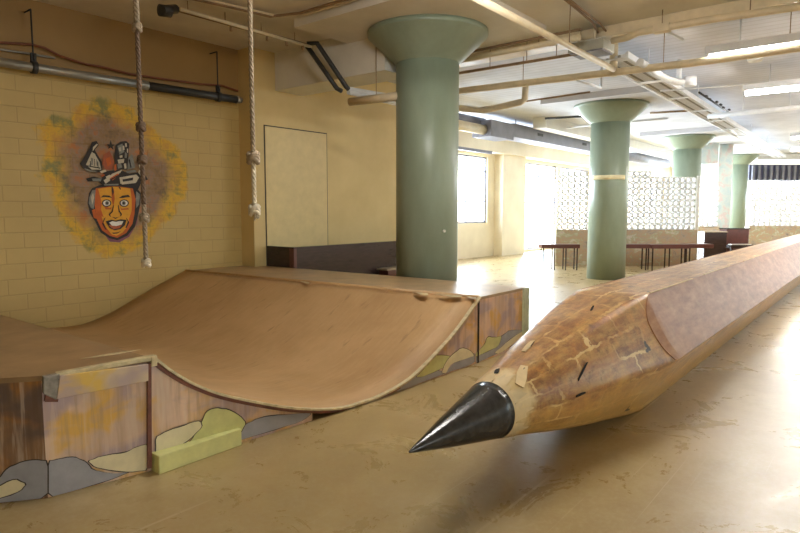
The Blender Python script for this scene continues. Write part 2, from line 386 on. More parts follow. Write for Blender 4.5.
# window wall at Y1
WZ0, WZ1 = 1.2, 3.5
def wall_with_windows(name, axis, fixed, thick, lo, hi, wins, mat):
    mb = MB()
    def bx(u0, u1, z0, z1):
        if u1-u0 < 1e-4 or z1-z0 < 1e-4: return
        if axis == 'x': mb.box((u0, fixed, z0), (u1, fixed+thick, z1), mat)
        else: mb.box((fixed, u0, z0), (fixed+thick, u1, z1), mat)
    u = lo
    for (a, b, z0, z1) in wins:
        bx(u, a, 0, CEIL); bx(a, b, 0, z0); bx(a, b, z1, CEIL); u = b
    bx(u, hi, 0, CEIL)
    return structure(mb.build(name))
wn = 0
def window(axis, fixed, a, b, z0, z1, nu, zs, thick=0.25):
    global wn; wn += 1
    fr = MB()
    def bx(u0, u1, q0, q1, t=0.03, m='frame'):
        c = fixed + thick*0.4
        if axis == 'x': fr.box((u0, c-t, q0), (u1, c+t, q1), m)
        else: fr.box((c-t, u0, q0), (c+t, u1, q1), m)
    w = 0.035
    bx(a, a+w*1.5, z0, z1); bx(b-w*1.5, b, z0, z1); bx(a, b, z0, z0+w*1.5); bx(a, b, z1-w*1.5, z1)
    for k in range(1, nu): u = a+(b-a)*k/nu; bx(u-w/2, u+w/2, z0, z1)
    for q in zs: bx(a, b, q-w/2, q+w/2)
    root = structure(fr.build('window_%d' % wn))
    g = MB(); c = fixed + thick*0.4
    if axis == 'x': g.box((a+.02, c-.003, z0+.02), (b-.02, c+.003, z1-.02), 'glass')
    else: g.box((c-.003, a+.02, z0+.02), (c+.003, b-.02, z1-.02), 'glass')
    g.build('glass_pane', root)
LIGHTS = []
def daylight(axis, fixed, a, b, z0, z1, direction, power, col=(0.80, 0.89, 1.0)):
    ld = bpy.data.lights.new('daylight', 'AREA'); ld.shape = 'RECTANGLE'; ld.energy = power; ld.color = col
    o = bpy.data.objects.new('daylight', ld); COL.objects.link(o)
    ld.size = (b-a); ld.size_y = (z1-z0)
    if axis == 'x':
        o.location = ((a+b)/2, fixed, (z0+z1)/2+.15)
        o.rotation_euler = Vector((0, direction, -0.08)).to_track_quat('-Z', 'Y').to_euler()
    else:
        o.location = (fixed, (a+b)/2, (z0+z1)/2); o.rotation_euler = Vector((direction, 0, -0.08)).to_track_quat('-Z', 'Y').to_euler()
    ld.spread = math.radians(150); LIGHTS.append(o); return o
wl = [(12.3, 14.6, WZ0, WZ1), (16.2, 18.72, WZ0, WZ1), (21.3, 24.4, 0.08, WZ1), (24.8, 28.0, 0.08, WZ1), (28.4, 31.6, 0.08, WZ1), (32.2, 35.2, 0.9, WZ1), (35.8, 38.8, 0.9, WZ1)]
wall_with_windows('wall_back', 'x', Y1, 0.25, DXE, X1, wl, 'cream')
for (a, b, z0, z1) in wl:
    window('x', Y1, a, b, z0, z1, 2 if b-a < 2.6 else 4, [1.95, 3.0])
    daylight('x', Y1+0.45, a, b, z0, z1, -1, 62*(b-a)*(z1-z0))
# pilasters of the window wall
structure(MB().box((19.2, 10.85, 0), (20.9, Y1, CEIL), 'cream').build('trim_2'))
structure(MB().box((14.9, 10.95, 0), (15.7, Y1, CEIL), 'cream').build('trim_3'))
# far end wall
fw = [(-5.5, -1.5, 0.9, 3.3), (-0.9, 3.1, 0.9, 3.3), (3.7, 6.2, 0.9, 3.3), (6.8, 10.6, 0.9, 3.3)]
wall_with_windows('wall_far', 'y', X1, 0.25, Y0, Y1, fw, 'white')
for (a, b, z0, z1) in fw:
    window('y', X1, a, b, z0, z1, 4, [1.9, 2.7]); daylight('y', X1+0.45, a, b, z0, z1, -1, 24*(b-a)*(z1-z0))
# right wall with unseen windows added for fill light; wall behind the camera
rw = [(-3, 0, 1.3, 3.2), (3, 6, 1.3, 3.2), (10, 14, 1.0, 3.4), (16, 20, 1.0, 3.4), (22, 26, 1.0, 3.4)]
wall_with_windows('wall_right', 'x', Y0-0.25, 0.25, X0, X1, rw, 'cream')
for i, (a, b, z0, z1) in enumerate(rw):
    window('x', Y0-0.25, a, b, z0, z1, 4, [2.0, 2.8]); daylight('x', Y0-0.45, a, b, z0, z1, 1, (9 if i < 2 else 2)*(b-a)*(z1-z0), (1.0, 0.93, 0.82) if i < 2 else (0.93, 0.97, 1.0))
structure(MB().box((X0-.25, Y0, 0), (X0, 8.8, CEIL), 'yellow').build('wall_front'))

# ceiling beam between the wall and the first column
structure(MB().box((6.74, 5.75, 3.64), (7.35, DW, CEIL), 'white').build('trim_4'))
# shallow ceiling rib where the tan bay ends
structure(MB().box((8.75, Y0, CEIL-0.14), (9.05, DW, CEIL), 'pipecream').build('trim_5'))
structure(MB().box((16.0, 7.7, CEIL-0.30), (X1, 8.1, CEIL), 'white').build('trim_6'))
structure(MB().box((14.0, 10.7, 3.62), (X1, Y1, CEIL), 'cream').build('trim_7'))

# ------------------------------------------------------------------ columns
def column(x, y, label):
    r = thing('mushroom_column', (x, y, 0), label, 'column', 'green mushroom columns')
    s = MB().lathe([(0.445, 0.0), (0.445, 2.2), (0.445, 3.69)], (x, y, 0), 'green', 56).build('shaft', r)
    MB().lathe([(0.446, 3.69), (0.452, 3.71), (0.50, 3.74), (0.835, 4.055), (0.845, 4.065), (0.845, 4.125)], (x, y, 0), 'green', 56).build('flared_capital', r)
    return r
c1 = column(7.06, 5.227, 'large green mushroom column nearest the camera, standing behind the brown skate ramp')
P2 = (14.5, 5.33); P3 = (22.35, 5.55); P4 = (31.3, 5.62)
c2 = dup(c1, (P2[0], P2[1], 0), 'green mushroom column with a pale strip around it, standing behind the giant pencil')
dup(c1, (P3[0], P3[1], 0), 'green mushroom column rising behind the pierced white screen')
dup(c1, (P4[0], P4[1], 0), 'smallest green mushroom column, farthest off beside the dark piano')
tn = 8
for (px0, py0) in ((7.06, 5.227), P2, P3, P4):
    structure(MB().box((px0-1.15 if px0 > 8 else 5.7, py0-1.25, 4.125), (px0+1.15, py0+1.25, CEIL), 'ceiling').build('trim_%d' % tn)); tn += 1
# strip taped around the second column
mb = MB(); n = 20; vs = []; a0, a1 = math.radians(150), math.radians(250)
for k in range(n+1):
    a = a0+(a1-a0)*k/n
    for r_, z in ((0.45, 2.36), (0.472, 2.36), (0.472, 2.46), (0.45, 2.46)): vs.append((P2[0]+r_*math.cos(a), P2[1]+r_*math.sin(a), z))
fs = [(4*k+j, 4*k+(j+1) % 4, 4*k+4+(j+1) % 4, 4*k+4+j) for k in range(n) for j in range(4)] + [(0, 1, 2, 3), (4*n+3, 4*n+2, 4*n+1, 4*n)]
tag(mb.add(vs, fs, 'pcream', True).build('column_strip'), 'pale cream strip wrapped around the second green column', 'strip')
# small round button fixed to the first column
dirn = Vector((443-427, 0, 0)); q = atz(443, 235, 1.33)
ang = math.atan2(-0.62, -0.78) + 0.52
bp = Vector((7.06+0.447*math.cos(ang), 5.227+0.447*math.sin(ang), 1.36)); nn = Vector((math.cos(ang), math.sin(ang), 0))
tag(MB().tube([bp-nn*0.005, bp+nn*0.02], 0.02, 'm_white', 14).build('round_button'), 'tiny white round button on the nearest green column', 'button')

# ------------------------------------------------------------------ skate ramp
DK = 0.7178
def catmull(P, n=5):
    out = []
    P = [Vector(p) for p in P]; Q = [P[0]*2-P[1]] + P + [P[-1]*2-P[-2]]
    for i in range(1, len(Q)-2):
        for k in range(n):
            t = k/n; a, b, c, d = Q[i-1], Q[i], Q[i+1], Q[i+2]
            out.append(0.5*((2*b) + (c-a)*t + (2*a-5*b+4*c-d)*t*t + (3*b-a-3*c+d)*t**3))
    out.append(P[-1]); return out
near = [(1.93, .7178), (2.03, .62), (2.2, .49), (2.46, .35), (2.97, .15), (3.42, .035), (3.7, 0.022), (3.9, .025), (4.25, .075), (4.55, .175), (5.06, .415), (5.53, .7178)]
far = [(1.87, .7178), (1.98, .63), (2.16, .49), (2.4, .37), (2.85, .19), (3.2, .115), (3.45, .10), (3.62, .11), (3.84, .164), (4.12, .27), (4.63, .50), (5.16, .7178)]
def yfront(x):
    T = [(1.319, 3.679), (1.93, 3.556), (3.0, 3.46), (4.1, 3.40), (5.5, 3.395), (6.7, 3.40)]
    if x <= T[0][0]: return T[0][1]
    for (a, ya), (b, yb) in zip(T, T[1:]):
        if x <= b: return ya+(yb-ya)*(x-a)/(b-a)
    return T[-1][1]
NP = catmull([(x, yfront(x)+0.0, z) for x, z in near]); FP = catmull([(x, 8.47, z) for x, z in far])
ramp_root = thing('skate_ramp', (3.7, 5.9, 0), 'long brown hardboard skate ramp with curved bowl and paint-splashed side panels', 'skate ramp')
n = len(NP); K = 14; vs = []; fs = []
for i in range(n):
    for k in range(K+1): vs.append(NP[i].lerp(FP[i], k/K))
o1 = len(vs); vs += [p - Vector((0, 0, 0.02)) for p in vs]
for i in range(n-1):
    for k in range(K):
        q = i*(K+1)+k; fs.append((q, q+1, q+K+2, q+K+1)); fs.append((o1+q, o1+q+K+1, o1+q+K+2, o1+q+1))
    q = i*(K+1); fs.append((q, q+K+1, o1+q+K+1, o1+q)); q += K; fs.append((q, o1+q, o1+q+K+1, q+K+1))
for k in range(K):
    fs.append((k, o1+k, o1+k+1, k+1)); q = (n-1)*(K+1)+k; fs.append((q, q+1, o1+q+1, o1+q))
MB().add(vs, fs, 'hardboard', True).build('riding_surface', ramp_root)
# decks
Lpoly = [(1.319, 3.679), (1.93, 3.556), (1.87, 8.47), (-0.6, 8.47), (-0.6, 5.12)]
MB().prism(Lpoly, DK-0.03, DK, 'leftdeck').build('left_deck', ramp_root)
Rpoly = [(5.53, 3.395), (6.64, 3.40), (6.60, 5.1), (6.47, 7.3), (6.42, 8.12), (6.2, 8.12), (6.2, 8.47), (5.16, 8.47)]
MB().prism(Rpoly, DK-0.03, DK, 'decktop').build('right_deck', ramp_root)
MB().tube([(5.535, 3.40, DK-.004), (5.16, 8.46, DK-.004)], 0.022, 'hardboard', 10).build('coping', ramp_root)
chip = MB()
for (x0_, x1_, y0_) in ((413, 428, 292.2), (436, 462, 294.6), (466, 476, 296.3), (300, 309, 281)):
    A = atz(x0_, y0_, DK+.001); B = atz(x1_, y0_+1.4, DK+.001); C_ = atz(x1_, y0_+2.6, DK+.001); D_ = atz((x0_+x1_)/2, y0_+1.9, DK+.001)
    MB().slab([A, B, C_, D_], (0, 0, 0.003), 'ply').build('worn_chip', ramp_root)
A, B, C_, D_ = [atz(x, y, DK+.001) for x, y in ((80, 359), (110, 353.5), (141, 349.5), (110, 355.5))]
MB().slab([A, B, C_, D_], (0, 0, 0.002), 'ply').build('worn_chip', ramp_root)
# side panels: profile panels with painted clouds
def plane_of(A, B):
    A = Vector((A[0], A[1], 0)); B = Vector((B[0], B[1], 0)); t = (B-A).normalized(); nrm = Vector((t.y, -t.x, 0))
    return A, nrm, t
def smooth2(pts):
    out = []; n = len(pts)
    for k in range(n):
        (x0, y0), (x1, y1) = pts[k], pts[(k+1) % n]
        out += [(x0*.85+x1*.15, y0*.85+y1*.15), (x0*.5+x1*.5+.25*math.sin(k*5), y0*.5+y1*.5+.5*math.sin(k*3+1)), (x0*.15+x1*.85, y0*.15+y1*.85)]
    return out
def clouds(mb, A, B, polys, lift=0.003):
    P, nrm, t = plane_of(A, B)
    for i, (mat, pts) in enumerate(polys):
        pts = smooth2(pts)
        W = [onp(x, y, P + nrm*(lift+0.0012*i), nrm) for x, y in pts]
        cz = sum((w.z for w in W))/len(W); cen = sum(W, Vector())/len(W)
        L = [max(-9, (w-P).dot(t)) for w in W]
        # dark outline: same polygon grown a little, one layer below
        G = [w + (w-cen).normalized()*0.007 - nrm*0.0008 for w in W]
        for g in G: g.z = max(0.002, g.z)
        for w in W: w.z = max(0.003, w.z)
        mb.add(G, [list(range(len(G)))], 'outline'); mb.add(W, [list(range(len(W)))], mat)
# left angled end panel
A0, B0 = (-0.6, 5.12), (1.319, 3.679)
P, nrm, t = plane_of(A0, B0)
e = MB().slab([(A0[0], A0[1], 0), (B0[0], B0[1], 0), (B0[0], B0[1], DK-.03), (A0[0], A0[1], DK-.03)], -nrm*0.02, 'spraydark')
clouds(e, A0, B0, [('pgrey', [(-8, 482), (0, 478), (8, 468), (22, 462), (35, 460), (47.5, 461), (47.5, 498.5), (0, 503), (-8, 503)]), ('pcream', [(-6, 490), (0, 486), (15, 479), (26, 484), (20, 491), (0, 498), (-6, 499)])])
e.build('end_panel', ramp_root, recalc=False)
# front panel left of the post
A1, B1 = (1.319, 3.679), (1.93, 3.556)
P, nrm, t = plane_of(A1, B1)
Bx = Vector((1.93, 3.556, 0))
e = MB().slab([(*A1, 0), (*B1, 0), (*B1, DK-.03), (*A1, DK-.03)], -nrm*0.02, 'spray')
clouds(e, A1, B1, [('pgrey', [(48.5, 461), (60, 459), (75, 457), (86, 462), (92, 470), (115, 474), (132, 471), (112, 479), (80, 489), (48.5, 498)]),
    ('pcream', [(88, 461), (100, 456.5), (125, 453), (135, 447.5), (148, 444), (148, 470), (130, 472), (110, 470), (95, 467)])])
e.build('side_panel', ramp_root, recalc=False)
def pan(x, y, lift): return onp(x, y, P + nrm*lift, nrm)
fa = [pan(60, 376, .05), pan(148.5, 364, .05), pan(148.5, 381, .05), pan(57, 399.5, .05)]
MB().slab(fa, -nrm*0.05, 'fascia').build('fascia_board', ramp_root, bevel=0.003)
br = [pan(43.5, 377, .045), pan(60, 374, .045), pan(60, 397, .045), pan(56, 400, .045), pan(43.5, 394, .045)]
MB().slab(br, -nrm*0.05, 'greyp').build('corner_block', ramp_root, bevel=0.005)
br = [pan(46, 394, .04), pan(59, 396, .04), pan(58, 402, .04), pan(45, 402, .04)]
MB().slab(br, -nrm*0.035, 'redply').build('corner_bracket', ramp_root)
tr = [pan(57, 373.5, .035), pan(157, 355.5, .035), pan(157, 360, .035), pan(57, 377.5, .035)]
MB().slab(tr, -nrm*0.055, 'ply').build('edge_trim', ramp_root, bevel=0.004)
po = [pan(148, 364, .03), pan(151.5, 363, .03), pan(152, 468, .03), pan(148, 469, .03)]
MB().slab(po, -nrm*0.04, 'redply').build('post', ramp_root)
po = [pan(151.5, 357, .04), pan(157.5, 356, .04), pan(157.5, 366, .04), pan(151.5, 367, .04)]
MB().slab(po, -nrm*0.06, 'ply').build('post_cap', ramp_root, bevel=0.004)
# curved side panel from the post to where the bowl meets the floor
def curved_panel(xa, xb, lo_cut, matname):
    top = [p for p in NP if xa <= p.x <= xb]
    mb = MB(); vs = []; fs = []
    for p in top: vs += [(p.x, p.y+0.004, max(0.004, p.z-0.022)), (p.x, p.y+0.004, 0.0), (p.x, p.y+0.022, max(0.004, p.z-0.022)), (p.x, p.y+0.022, 0.0)]
    for i in range(len(top)-1): fs += [(4*i+1, 4*i+5, 4*i+4, 4*i), (4*i+2, 4*i+6, 4*i+7, 4*i+3)]
    fs += [(0, 2, 3, 1), (4*len(top)-4, 4*len(top)-3, 4*len(top)-1, 4*len(top)-2)]
    return mb.add(vs, fs, matname)
e = curved_panel(1.9, 3.22, 0, 'spray')
A2, B2 = (1.93, 3.556), (3.0, 3.46)
clouds(e, A2, B2, [('pgrey', [(246, 424), (258, 418.5), (274, 415.5), (300, 413.5), (312, 413.5), (300, 422), (270, 431), (234, 442), (238, 432)]),
    ('pyel', [(201, 424), (206, 412), (216, 408), (228, 409.5), (240, 416), (246, 423), (241, 432), (233, 442), (195, 455), (160, 464), (157, 458), (180, 449), (192, 440)]),
    ('pcream', [(156, 437), (165, 432), (182, 426.5), (190, 423), (200, 421), (202, 427), (190, 439), (178, 447), (156, 456)])])
e.build('curved_side_panel', ramp_root, recalc=False)
# cream and red plywood edge following the curve
e1 = MB(); e2 = MB()
def strip(mb, pts, z0, z1, dy0, dy1, mat):
    vs = []; fs = []
    for i, p in enumerate(pts):
        tn = (pts[min(i+1, len(pts)-1)] - pts[max(i-1, 0)]); nz = Vector((-tn.z, 0, tn.x)).normalized()
        for a, b in ((z0, dy0), (z1, dy0), (z1, dy1), (z0, dy1)):
            q = p + nz*a; q.y += b; q.z = max(q.z, 0.002); vs.append(q)
    for i in range(len(pts)-1):
        for j in range(4): fs.append((4*i+j, 4*i+(j+1) % 4, 4*i+4+(j+1) % 4, 4*i+4+j))
    fs += [(0, 1, 2, 3), (4*len(pts)-1, 4*len(pts)-2, 4*len(pts)-3, 4*len(pts)-4)]
    mb.add(vs, fs, mat)
strip(e1, NP, -0.008, 0.008, -0.03, 0.012, 'ply'); e1.build('curve_edge_trim', ramp_root)
strip(e2, [p for p in NP if p.x < 4.2], -0.032, -0.010, -0.012, 0.010, 'redply'); e2.build('curve_edge_ply', ramp_root)
# painted plank block at the foot of the post
A = Vector((1.904, 3.556, 0)); t2 = (Vector((2.506, 3.585-.03, 0))-A).normalized(); n2 = Vector((t2.y, -t2.x, 0))
L = 0.62
bl = MB().obox(A + t2*(L/2-.02) + n2*0.04 + Vector((0, 0, .06)), t2*(L/2), n2*0.05, Vector((0, 0, .06)), 'pyel'); bl.build('foot_plank', ramp_root, bevel=0.006)
# right curved panel and deck panel
e = curved_panel(4.25, 5.56, 0, 'spray')
A3, B3 = (4.1, 3.40), (5.5, 3.395)
clouds(e, A3, B3, [('pgrey', [(396, 391), (412, 379), (428, 368), (445, 372), (455, 362), (474.5, 352), (474.5, 363.5), (446, 373), (420, 383), (398, 391.5)]),
    ('pyel', [(416, 377), (423, 370), (429, 364), (434, 355.5), (448, 355.5), (455, 358.5), (447, 366), (434, 372), (422, 377)]),
    ('pcream', [(441.7, 373), (444.4, 365), (451, 355.6), (461.4, 347.6), (470.6, 350.6), (474.5, 355.9), (466.7, 358.5), (451, 363.8), (446, 373.5)])])
e.build('curved_side_panel', ramp_root, recalc=False)
e = MB().box((5.53, 3.402, 0), (6.60, 3.422, DK-.03), 'spray')
clouds(e, (5.53, 3.40), (6.60, 3.40), [('pgrey', [(476, 356), (490, 344), (502, 336), (509, 330.4), (523, 330), (525, 335), (510, 346), (498, 353), (476, 363.5)]),
    ('pyel', [(476, 353), (485, 344), (487.7, 336.5), (496, 337.5), (502, 336), (498, 346.7), (486, 352), (476, 357)]),
    ('pcream', [(494, 353), (508, 341), (525, 329.6), (525, 336), (512, 345), (499, 354)])])
e.build('deck_side_panel', ramp_root, recalc=False)
MB().box((5.515, 3.392, 0), (5.54, 3.41, DK-.03), 'dark').build('panel_seam', ramp_root)
MB().box((6.53, 3.375, 0), (6.66, 3.425, DK-.005), 'pgreen').build('corner_post', ramp_root)
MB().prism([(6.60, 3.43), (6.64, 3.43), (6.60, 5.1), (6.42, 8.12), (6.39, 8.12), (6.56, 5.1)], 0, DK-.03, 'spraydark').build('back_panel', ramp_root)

# ------------------------------------------------------------------ giant pencil
W = 0.96; YC = 1.80; ZC = 0.48; APO = W/2
pr = thing('giant_pencil', (9.0, YC, 0), 'giant brown pencil sculpture with black lead tip lying across the floor', 'sculpture')
RP = [(2.29, 0.0), (2.33, 0.012), (2.61, 0.077), (3.07, 0.172), (3.38, 0.245), (3.6, .302), (3.86, .358), (4.12, .410), (4.4, .458), (4.8, .525), (5.02, 0.5543), (5.3, 0.5543)]
def Rat(x):
    for (a, ra), (b, rb) in zip(RP, RP[1:]):
        if x <= b: return ra+(rb-ra)*(x-a)/(b-a)
    return 0.5543
def hexr(th):  # flats up/down : normals at 90, 30, -30...
    k = (th - PI/2) % (PI/3); k = min(k, PI/3-k); return APO/math.cos(k)
def sect(x, th):
    C_ = min(Rat(x), 0.5543); k = max(0.0, min(1.0, (5.0-x)/1.9)); k = k*k*(3-2*k)
    return C_*((1-k)*hexr(th)/0.5543 + k*0.985)
def zc(x): return 0.45 + 0.03*min(1, max(0, (x-2.3)/2.0))
def ring(x, grow=0.0, cap=None, NS=96):
    out = []
    for k in range(NS):
        th = 2*PI*k/NS; h = hexr(th) if cap is None else 9
        r = sect(x, th) + grow
        out.append(Vector((x, YC + r*math.cos(th), zc(x) + r*math.sin(th))))
    return out
def skin(xs, name, mat, grow=0.0, capend=True):
    mb = MB(); NS = 96; vs = []
    for x in xs: vs += ring(x, grow)
    fs = [(i*NS+k, i*NS+(k+1) % NS, (i+1)*NS+(k+1) % NS, (i+1)*NS+k) for i in range(len(xs)-1) for k in range(NS)]
    fs += [list(range(NS))[::-1], [(len(xs)-1)*NS+k for k in range(NS)]]
    ns_ = [f for f in fs if len(f) > 4 or min(vs[k].x for k in f) >= 5.2]; sm_ = [f for f in fs if f not in ns_] if len(ns_) > 2 else fs
    if len(ns_) > 2:
        mb.add(vs, sm_, mat, True); mb.add(vs, ns_, mat, False)
    else: mb.add(vs, fs, mat, True)
    return mb.build(name, pr)
skin([2.29, 2.30, 2.31, 2.33, 2.45, 2.61, 2.8, 3.0, 3.085], 'lead_tip', 'lead', 0.004)
xs = [3.07 + i*0.06 for i in range(38)] + [5.4 + i*1.61 for i in range(11)]
cone = skin(xs, 'patchwork_body', 'cork')
bpy.context.view_layer.update()
# ragged collar where the wood meets the lead
mb = MB(); NS = 96; va = []; vb = []
for k in range(NS):
    x2 = 3.15 + 0.05*math.sin(k*0.7) + 0.04*math.sin(k*1.9+1)
    for x, lst in ((3.06, va), (x2, vb)):
        th = 2*PI*k/NS; r = sect(x, th)+0.006; lst.append(Vector((x, YC+r*math.cos(th), zc(x)+r*math.sin(th))))
mb.add(va+vb, [(k, (k+1) % NS, NS+(k+1) % NS, NS+k) for k in range(NS)], 'seam', True).build('cone_collar', pr)
# brown sheet facing the two upper slanted sides, with a scalloped end
END = 21.5
for j in (1, 5):
    na = PI/2 + j*PI/3; S = 18; g = 0.007; sgn = 1 if j == 5 else -1
    half = APO*math.tan(PI/6); rows = []
    for i in range(S+1):
        u = -0.985 + 1.97*i/S
        th = na + math.atan2(half*u, APO)
        x0 = 4.84 + (0.27 if u*sgn > 0 else 0.13)*abs(u)**2.6
        col = []
        for q in range(9):
            x = x0 + (5.45-x0)*q/8 if q < 8 else END
            col.append((x, th))
        rows.append(col)
    def P_(x, th, g): rr_ = sect(x, th)+g; return (x, YC+rr_*math.cos(th), zc(x)+rr_*math.sin(th))
    vs = [P_(x, th, g) for col in rows for x, th in col]; o_ = len(vs); vs += [P_(x, th, -0.004) for col in rows for x, th in col]
    fs = []
    for i in range(S):
        for q in range(8):
            a = i*9+q; fs += [(a, a+1, a+10, a+9), (o_+a, o_+a+9, o_+a+10, o_+a+1)]
        fs += [(i*9, i*9+9, o_+i*9+9, o_+i*9), (i*9+8, o_+i*9+8, o_+i*9+17, i*9+17)]
    for q in range(8): fs += [(q, o_+q, o_+q+1, q+1), (S*9+q, S*9+q+1, o_+S*9+q+1, o_+S*9+q)]
    MB().add(vs, fs, 'shaft').build('facet_sheet', pr)
# pale seams and tears on top of the sheets
for (a, b, yy) in ((5.15, 6.5, YC-0.277), (7.0, 8.3, YC-0.277), (9.2, 10.6, YC-0.277)):
    MB().box((a, yy-0.012, W+0.005), (b, yy+0.004, W+0.012), 'seam').build('glue_seam', pr)
def conepatch(px_, py_, L_, Wd, rot, mat, name):
    # small raised flap on the cone where the pixel ray meets it
    r = ray(px_, py_).normalized(); p = EYE.copy()
    for _ in range(4000):
        p += r*0.004
        th = math.atan2(p.z-zc(p.x), p.y-YC); d = math.hypot(p.z-zc(p.x), p.y-YC)
        if p.x > 2.3 and d < sect(p.x, th): break
    nv = Vector((-0.25, math.cos(th), math.sin(th))).normalized(); u = Vector((1, 0, 0)); u = (u-nv*u.dot(nv)).normalized(); w = nv.cross(u)
    c, s = math.cos(rot), math.sin(rot); u, w = u*c + w*s, w*c - u*s
    q = [p + nv*0.004 + u*(L_*a) + w*(Wd*b) for a, b in ((-1, -.8), (-.2, -1), (1, -.8), (.85, .5), (.1, .9), (-.9, .7))]
    MB().slab(q, nv*0.006, mat).build(name, pr)
for a in ((521, 376, .10, .035, .5, 'seam', 'flap'), (523, 376, .075, .016, .5, 'dark', 'tear'), (528, 347, .09, .02, .1, 'seam', 'flap'), (530, 346, .06, .012, .1, 'dark', 'tear'),
          (592, 309, .05, .008, .2, 'dark', 'tear'), (497, 372, .03, .016, .3, 'dark', 'tear'), (582, 371, .09, .007, .5, 'dark', 'tear'), (580, 394, .05, .008, .1, 'dark', 'tear')):
    conepatch(*a)
# ferrule and eraser past the shaft
xa = MB(); fr_ = []
for x, r_ in ((END, .40), (END+.15, .42), (END+.25, .40), (END+.4, .42), (END+1.0, .42), (END+1.0, .40), (END+1.9, .40), (END+2.05, .33)):
    fr_.append((x, r_))
def axial(seq, mat, name):
    vs = []; NS = 40
    for x, r_ in seq:
        for k in range(NS): th = 2*PI*k/NS; vs.append((x, YC+r_*math.cos(th), ZC+.02+r_*math.sin(th)))
    fs = [(i*NS+k, i*NS+(k+1) % NS, (i+1)*NS+(k+1) % NS, (i+1)*NS+k) for i in range(len(seq)-1) for k in range(NS)]
    fs += [list(range(NS))[::-1], [(len(seq)-1)*NS+k for k in range(NS)]]
    MB().add(vs, fs, mat, True).build(name, pr)
axial(fr_[:5], 'ferrule', 'ferrule'); axial(fr_[5:], 'pcream', 'eraser')

# ------------------------------------------------------------------ mural painted on the block wall
mur = MB()
layer = [0]
def mpoly(mat, pts, s=5.07, ox=80, oy=140):
    layer[0] += 1
    W_ = [aty(ox+x/s, oy+y/s, 8.5-0.001-0.0004*layer[0]) for x, y in pts]
    mur.add(W_, [list(range(len(W_)))], mat)
def ell(cx, cy, rx, ry, n=16, rot=0): return [(cx+rx*math.cos(2*PI*k/n)*math.cos(rot)-ry*math.sin(2*PI*k/n)*math.sin(rot), cy+rx*math.cos(2*PI*k/n)*math.sin(rot)+ry*math.sin(2*PI*k/n)*math.cos(rot)) for k in range(n)]
mpoly('m_purple', [(60, 300), (90, 430), (150, 515), (200, 520), (250, 490), (290, 420), (300, 300), (200, 250), (80, 260)])
mpoly('m_black', [(45, 270), (60, 245), (100, 228), (200, 222), (280, 235), (310, 270), (305, 330), (290, 400), (278, 440), (240, 485), (190, 508), (150, 498), (105, 470), (78, 415), (50, 370), (38, 320)])
mpoly('m_grey', [(48, 290), (62, 255), (84, 250), (76, 300), (70, 350), (56, 345), (44, 320)])
mpoly('m_cream', [(56, 290), (66, 268), (72, 290), (62, 330)])
mpoly('m_grey', [(285, 260), (304, 275), (300, 325), (286, 345), (283, 300)])
mpoly('m_shade', [(80, 245), (170, 232), (268, 245), (282, 300), (276, 375), (266, 425), (234, 472), (190, 496), (152, 486), (112, 458), (86, 405), (74, 330)])
mpoly('m_skin', [(92, 248), (170, 236), (255, 246), (262, 300), (262, 360), (250, 395), (240, 440), (215, 470), (185, 486), (160, 478), (130, 440), (112, 400), (100, 350), (108, 310)])
mpoly('m_shade', [(60, 355), (76, 350), (86, 400), (70, 395)])
mpoly('m_shade', [(84, 300), (112, 320), (106, 350), (120, 390), (100, 385), (82, 340)])
mpoly('m_shade', [(160, 245), (172, 245), (176, 300), (168, 340), (160, 300)])
mpoly('m_shade', [(120, 330), (150, 345), (160, 340), (158, 352), (130, 352)])
mpoly('m_shade', [(200, 330), (210, 348), (245, 345), (248, 352), (210, 356)])
